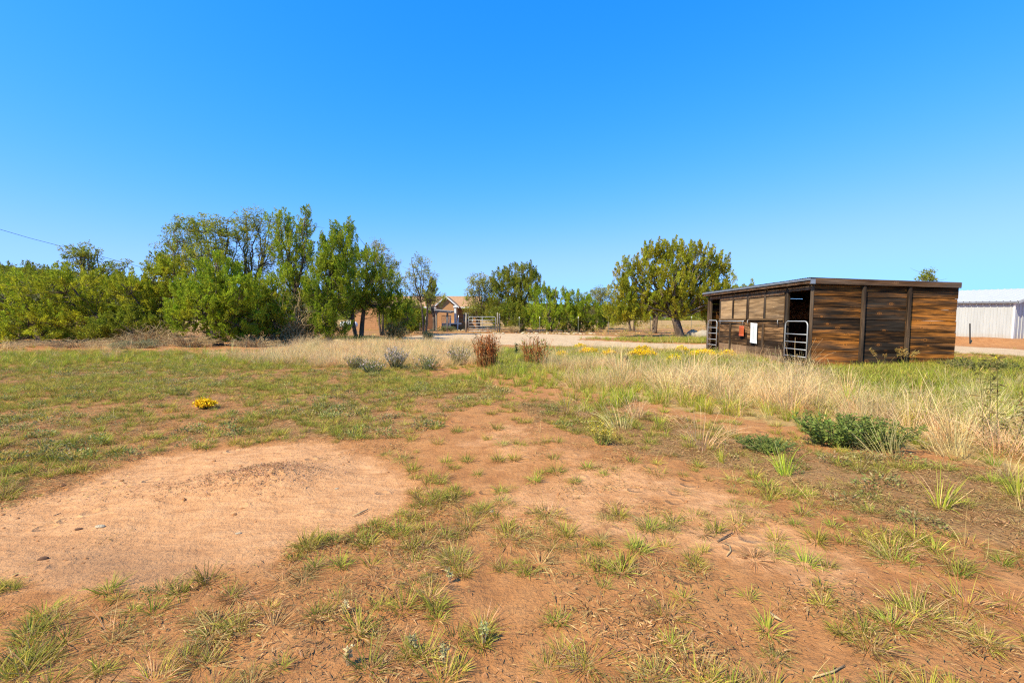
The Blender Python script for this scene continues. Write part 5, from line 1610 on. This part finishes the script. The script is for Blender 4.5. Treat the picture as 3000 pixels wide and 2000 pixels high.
dead = [clump(440 + i, 70, 0.085, 1.25, 0.0036, D1 + B1[:1], [0.35, 0.3, 0.2, 0.15], 1.1, 0.03, -0.15, 3) for i in range(5)]
spread_out('dead_grass', 'flattened dead grass bunches on the red dirt', dead, M['grass'], 30, 1.3, 12, w_dead, lambda x, y, m, r: r.uniform(0.5, 1.3, len(x)), 3, 0.08)


def w_litter(x, y, m):
    n = fbm(x * 1.3, y * 1.3 + 9, 81); n2 = fbm(x * 5, y * 5, 82)
    f = sstep(1150, 1350, m['py']) * sstep(0.44, 0.62, n) * (0.3 + 0.9 * sstep(0.4, 0.6, n2)) * (1 - 0.6 * m['path'])
    br = blob(m, 2600, 1960, 520, 130) + blob(m, 2000, 1900, 300, 90) * 0.7
    return np.clip((f * 0.95 + 0.10 * fore(m) + m['litter'] * 0.9 + m['greenl'] * 0.55 + br * 0.6) * clear(m) + 0.015 * m['sand'], 0, 1)


lit = [litter_mesh(460 + i, 60, 0.16, 0.038, 0.0042, D1 + B1[1:2]) for i in range(5)]
spread_out('dry_litter', 'brown dry stalk litter strewn over the soil', lit, M['grass'], 85, 1.2, 14, w_litter, lambda x, y, m, r: r.uniform(0.6, 1.4, len(x)), 4, 0.02)

# tall straw grass
def w_straw(x, y, m):
    n = fbm(x * 0.8, y * 0.8, 91)
    s = m['strawr'] * (0.10 + 0.80 * sstep(0.38, 0.62, n)) + m['strawl'] * (0.5 + 0.5 * sstep(0.3, 0.55, n)) + m['mixed'] * 0.30 * sstep(0.42, 0.6, n) + 0.06 * m['litter']
    s = s * (1 - 0.8 * np.clip(blob(m, 1770, 1180, 90, 26) + blob(m, 2740, 1240, 120, 45) + blob(m, 2500, 1305, 150, 30) + blob(m, 1575, 1110, 60, 30), 0, 1))
    back = 0.05 * sstep(1012, 1035, m['py']) * (m['py'] < 1060) * (m['px'] < 700) + 0.25 * m['verge']
    return np.clip((s + back) * clear(m) * (1 - 0.8 * m['greens']), 0, 1)


straw_m = [clump(480 + i, 84, 0.36, 0.85, 0.0052, S1 + D1[:1], [0.34, 0.30, 0.22, 0.14], 0.95, 0.13, 0.78, 5, 0.65, tipcol=(0.80, 0.63, 0.33)) for i in range(6)]
spread_out('straw_grass', 'tall pale straw grass in waving bands', straw_m, M['grass'], 24, 3.0, 24, w_straw, lambda x, y, m, r: np.exp(r.normal(-0.22, 0.28, len(x))) * (1 + 0.20 * m['strawr']), 5, 0.22)

# tall green grass
def w_green(x, y, m):
    n = fbm(x * 0.9, y * 0.9 + 5, 95)
    g = m['greens'] * 0.9 + m['mixed'] * 0.85 * sstep(0.30, 0.54, n) + 0.9 * np.clip(blob(m, 1770, 1178, 75, 18) + blob(m, 2740, 1245, 100, 38) + blob(m, 1575, 1112, 55, 26) + blob(m, 1440, 1105, 60, 14), 0, 1)
    g = g + m['strawr'] * 0.70 * sstep(0.60, 0.42, fbm(x * 0.8, y * 0.8, 91)) + m['strawr'] * 0.08 + m['verge'] * 0.5 + m['litter'] * 0.12 * sstep(0.5, 0.62, n) + 0.5 * blob(m, 120, 1060, 150, 22) + 0.5 * blob(m, 450, 1052, 130, 12) + 0.7 * blob(m, 720, 1062, 110, 16) + 0.7 * blob(m, 2990, 1400, 80, 30) * 1.0
    lawn = 0.8 * blob(m, 1050, 995, 90, 10)
    return np.clip((g + lawn) * clear(m), 0, 1)


green_m = [clump(500 + i, 52, 0.25, 0.8, 0.0068, G2 + G1[:1] + S1[:1], [0.3, 0.24, 0.2, 0.14, 0.12], 0.7, 0.05, 0.7, 4) for i in range(6)]
spread_out('green_grass', 'lush green grass along the shed and in clumps', green_m, M['grass'], 26, 3.0, 30, w_green, lambda x, y, m, r: r.uniform(0.55, 1.15, len(x)), 6, 0.1)

# single dry stalks standing in the open
def w_stalk(x, y, m):
    return np.clip((0.25 + 0.6 * sstep(0.45, 0.6, fbm(x * 1.4, y * 1.4, 66))) * clear(m) * (1 - 0.6 * m['path']) + 0.02 * m['sand'], 0, 1)


stalk_m = [clump(530 + i, 2 + i % 3, 0.17, 0.9, 0.0030, D1[:2] + S1[:1], None, 0.9, 0.02, 0.6, 5) for i in range(6)]
spread_out('dry_stalks', 'single bent straw stalks standing on the open soil', stalk_m, M['grass'], 14, 1.2, 13, w_stalk, lambda x, y, m, r: r.uniform(0.5, 1.4, len(x)), 12, 0.15)

# low broad-leaved weeds
def w_weed(x, y, m):
    n = fbm(x * 1.1 + 3, y * 1.1, 97)
    return np.clip((m['greenl'] * 0.60 * sstep(0.42, 0.62, n) + m['mixed'] * 0.5 + m['litter'] * 0.28 * sstep(0.45, 0.6, n) + fore(m) * 0.10 * sstep(0.5, 0.62, n)) * clear(m), 0, 1)


weed_m = [weed_mesh(520 + i, 70, 0.10, 0.07, (0.030, 0.013), [(0.28, 0.27, 0.07), (0.36, 0.34, 0.10), (0.21, 0.21, 0.055), (0.42, 0.35, 0.16)]) for i in range(5)]
spread_out('low_weeds', 'low grey green weeds in the left field', weed_m, M['grass'], 26, 1.4, 26, w_weed, lambda x, y, m, r: r.uniform(0.5, 1.4, len(x)) * (1 + 0.5 * m['mixed']), 7, 0.05)

# dry growth beyond the driveway
def w_far(x, y, m):
    n = fbm(x * 0.35, y * 0.35, 99)
    return np.clip(sstep(24, 30, y) * (0.12 + 0.6 * sstep(0.42, 0.62, n)) * clear(m), 0, 1)


far_m = [clump(540 + i, 40, 0.26, 1.0, 0.014, S1 + D1[:2] + G1[:1], [0.2, 0.2, 0.15, 0.15, 0.15, 0.15], 0.8, 0.12, 0.5, 3) for i in range(4)]
spread_out('dry_field_grass', 'thin dry grass beyond the driveway and under the trees', far_m, M['grass'], 2.2, 22, 75, w_far, lambda x, y, m, r: r.uniform(0.5, 1.2, len(x)), 8, 0.1)

# grit and clods
grit_m = []
for i in range(4):
    r_ = rock_mesh(60 + i, 0.7, 1)
    a = np.empty(len(r_.vertices) * 3, np.float32); r_.vertices.foreach_get('co', a); r_.vertices.foreach_set('co', a * 0.0085)
    grit_m.append(r_)
M['clod'] = mat_plain('soil_clods', (0.34, 0.150, 0.055), 0.95, 0, 0.45, 60)


def w_grit(x, y, m):
    n = fbm(x * 2.2, y * 2.2, 85)
    return np.clip(0.10 + 0.6 * sstep(0.45, 0.65, n) - 0.25 * m['sand'], 0.05, 1) * (1 - m['strawr']) * (1 - m['strawl'])


spread_out('soil_clods', 'small clods and grit on the bare soil', grit_m, M['clod'], 320, 1.2, 7.0, w_grit, lambda x, y, m, r: np.exp(r.normal(-0.55, 0.55, len(x))), 9, 0.5)
# seed husks and gravel on the ants' mound
r = np.random.default_rng(77)
n = 1250
u, v = r.normal(0, 0.25, n), r.normal(0, 0.15, n)
k = r.random(n) < 0.35
u = np.where(k, u - 0.45 + r.normal(0, 0.25, n), u)
mx = MOUND_C[0] + u * 0.93 - v * 0.36
my = MOUND_C[1] + u * 0.36 + v * 0.93
husk = [litter_mesh(560 + i, 5, 0.012, 0.014, 0.005, [(0.4, 0.235, 0.115), (0.52, 0.33, 0.17), (0.28, 0.155, 0.075), (0.6, 0.43, 0.25)]) for i in range(4)]
scatter('ant_mound_husks', 'grey brown mound of seed husks and grit on the sand', husk, M['grass'], np.stack([mx, my, ground_z(mx, my)], 1), r.uniform(0.6, 1.5, n), 10, 0.6)

# far woods on the hills
wood_c = []
for i in range(3):
    rr = np.random.default_rng(600 + i)
    m_ = 60
    d = norm(rr.normal(size=(m_, 3)))
    p = d * np.array([2.0, 2.0, 2.4]) * rr.uniform(0.5, 1, (m_, 1)) + np.array([0, 0, 2.0])
    Vv, Qd, Cc = leaves(p, norm(d + np.array([0, 0, 0.6])), 1.8, 1.1, palette(rr, m_, DARKJ), rr)
    wood_c.append(new_mesh('far_tree', Vv, Qd, col=Cc))
r = np.random.default_rng(78)
n = 5200
aa = r.uniform(-1.1, 1.1, n); dd = r.uniform(430, 850, n)
pxh = 1500 + F_PX * np.tan(aa)
top = np.interp(pxh, [-2500, 0, 700, 1500, 2100, 3000, 5000], HILL) * (0.9 + 0.25 * fbm(aa * 6, 1.3, 77))
zz = -2 + np.interp(dd, [q[0] for q in prof], [q[1] for q in prof]) * top
scatter('distant_woods', 'distant dark woods covering the low hills', wood_c, M['leaf'], np.stack([np.sin(aa) * dd, np.cos(aa) * dd, zz - 0.5], 1), r.uniform(0.6, 1.4, n), 11, 0.05)
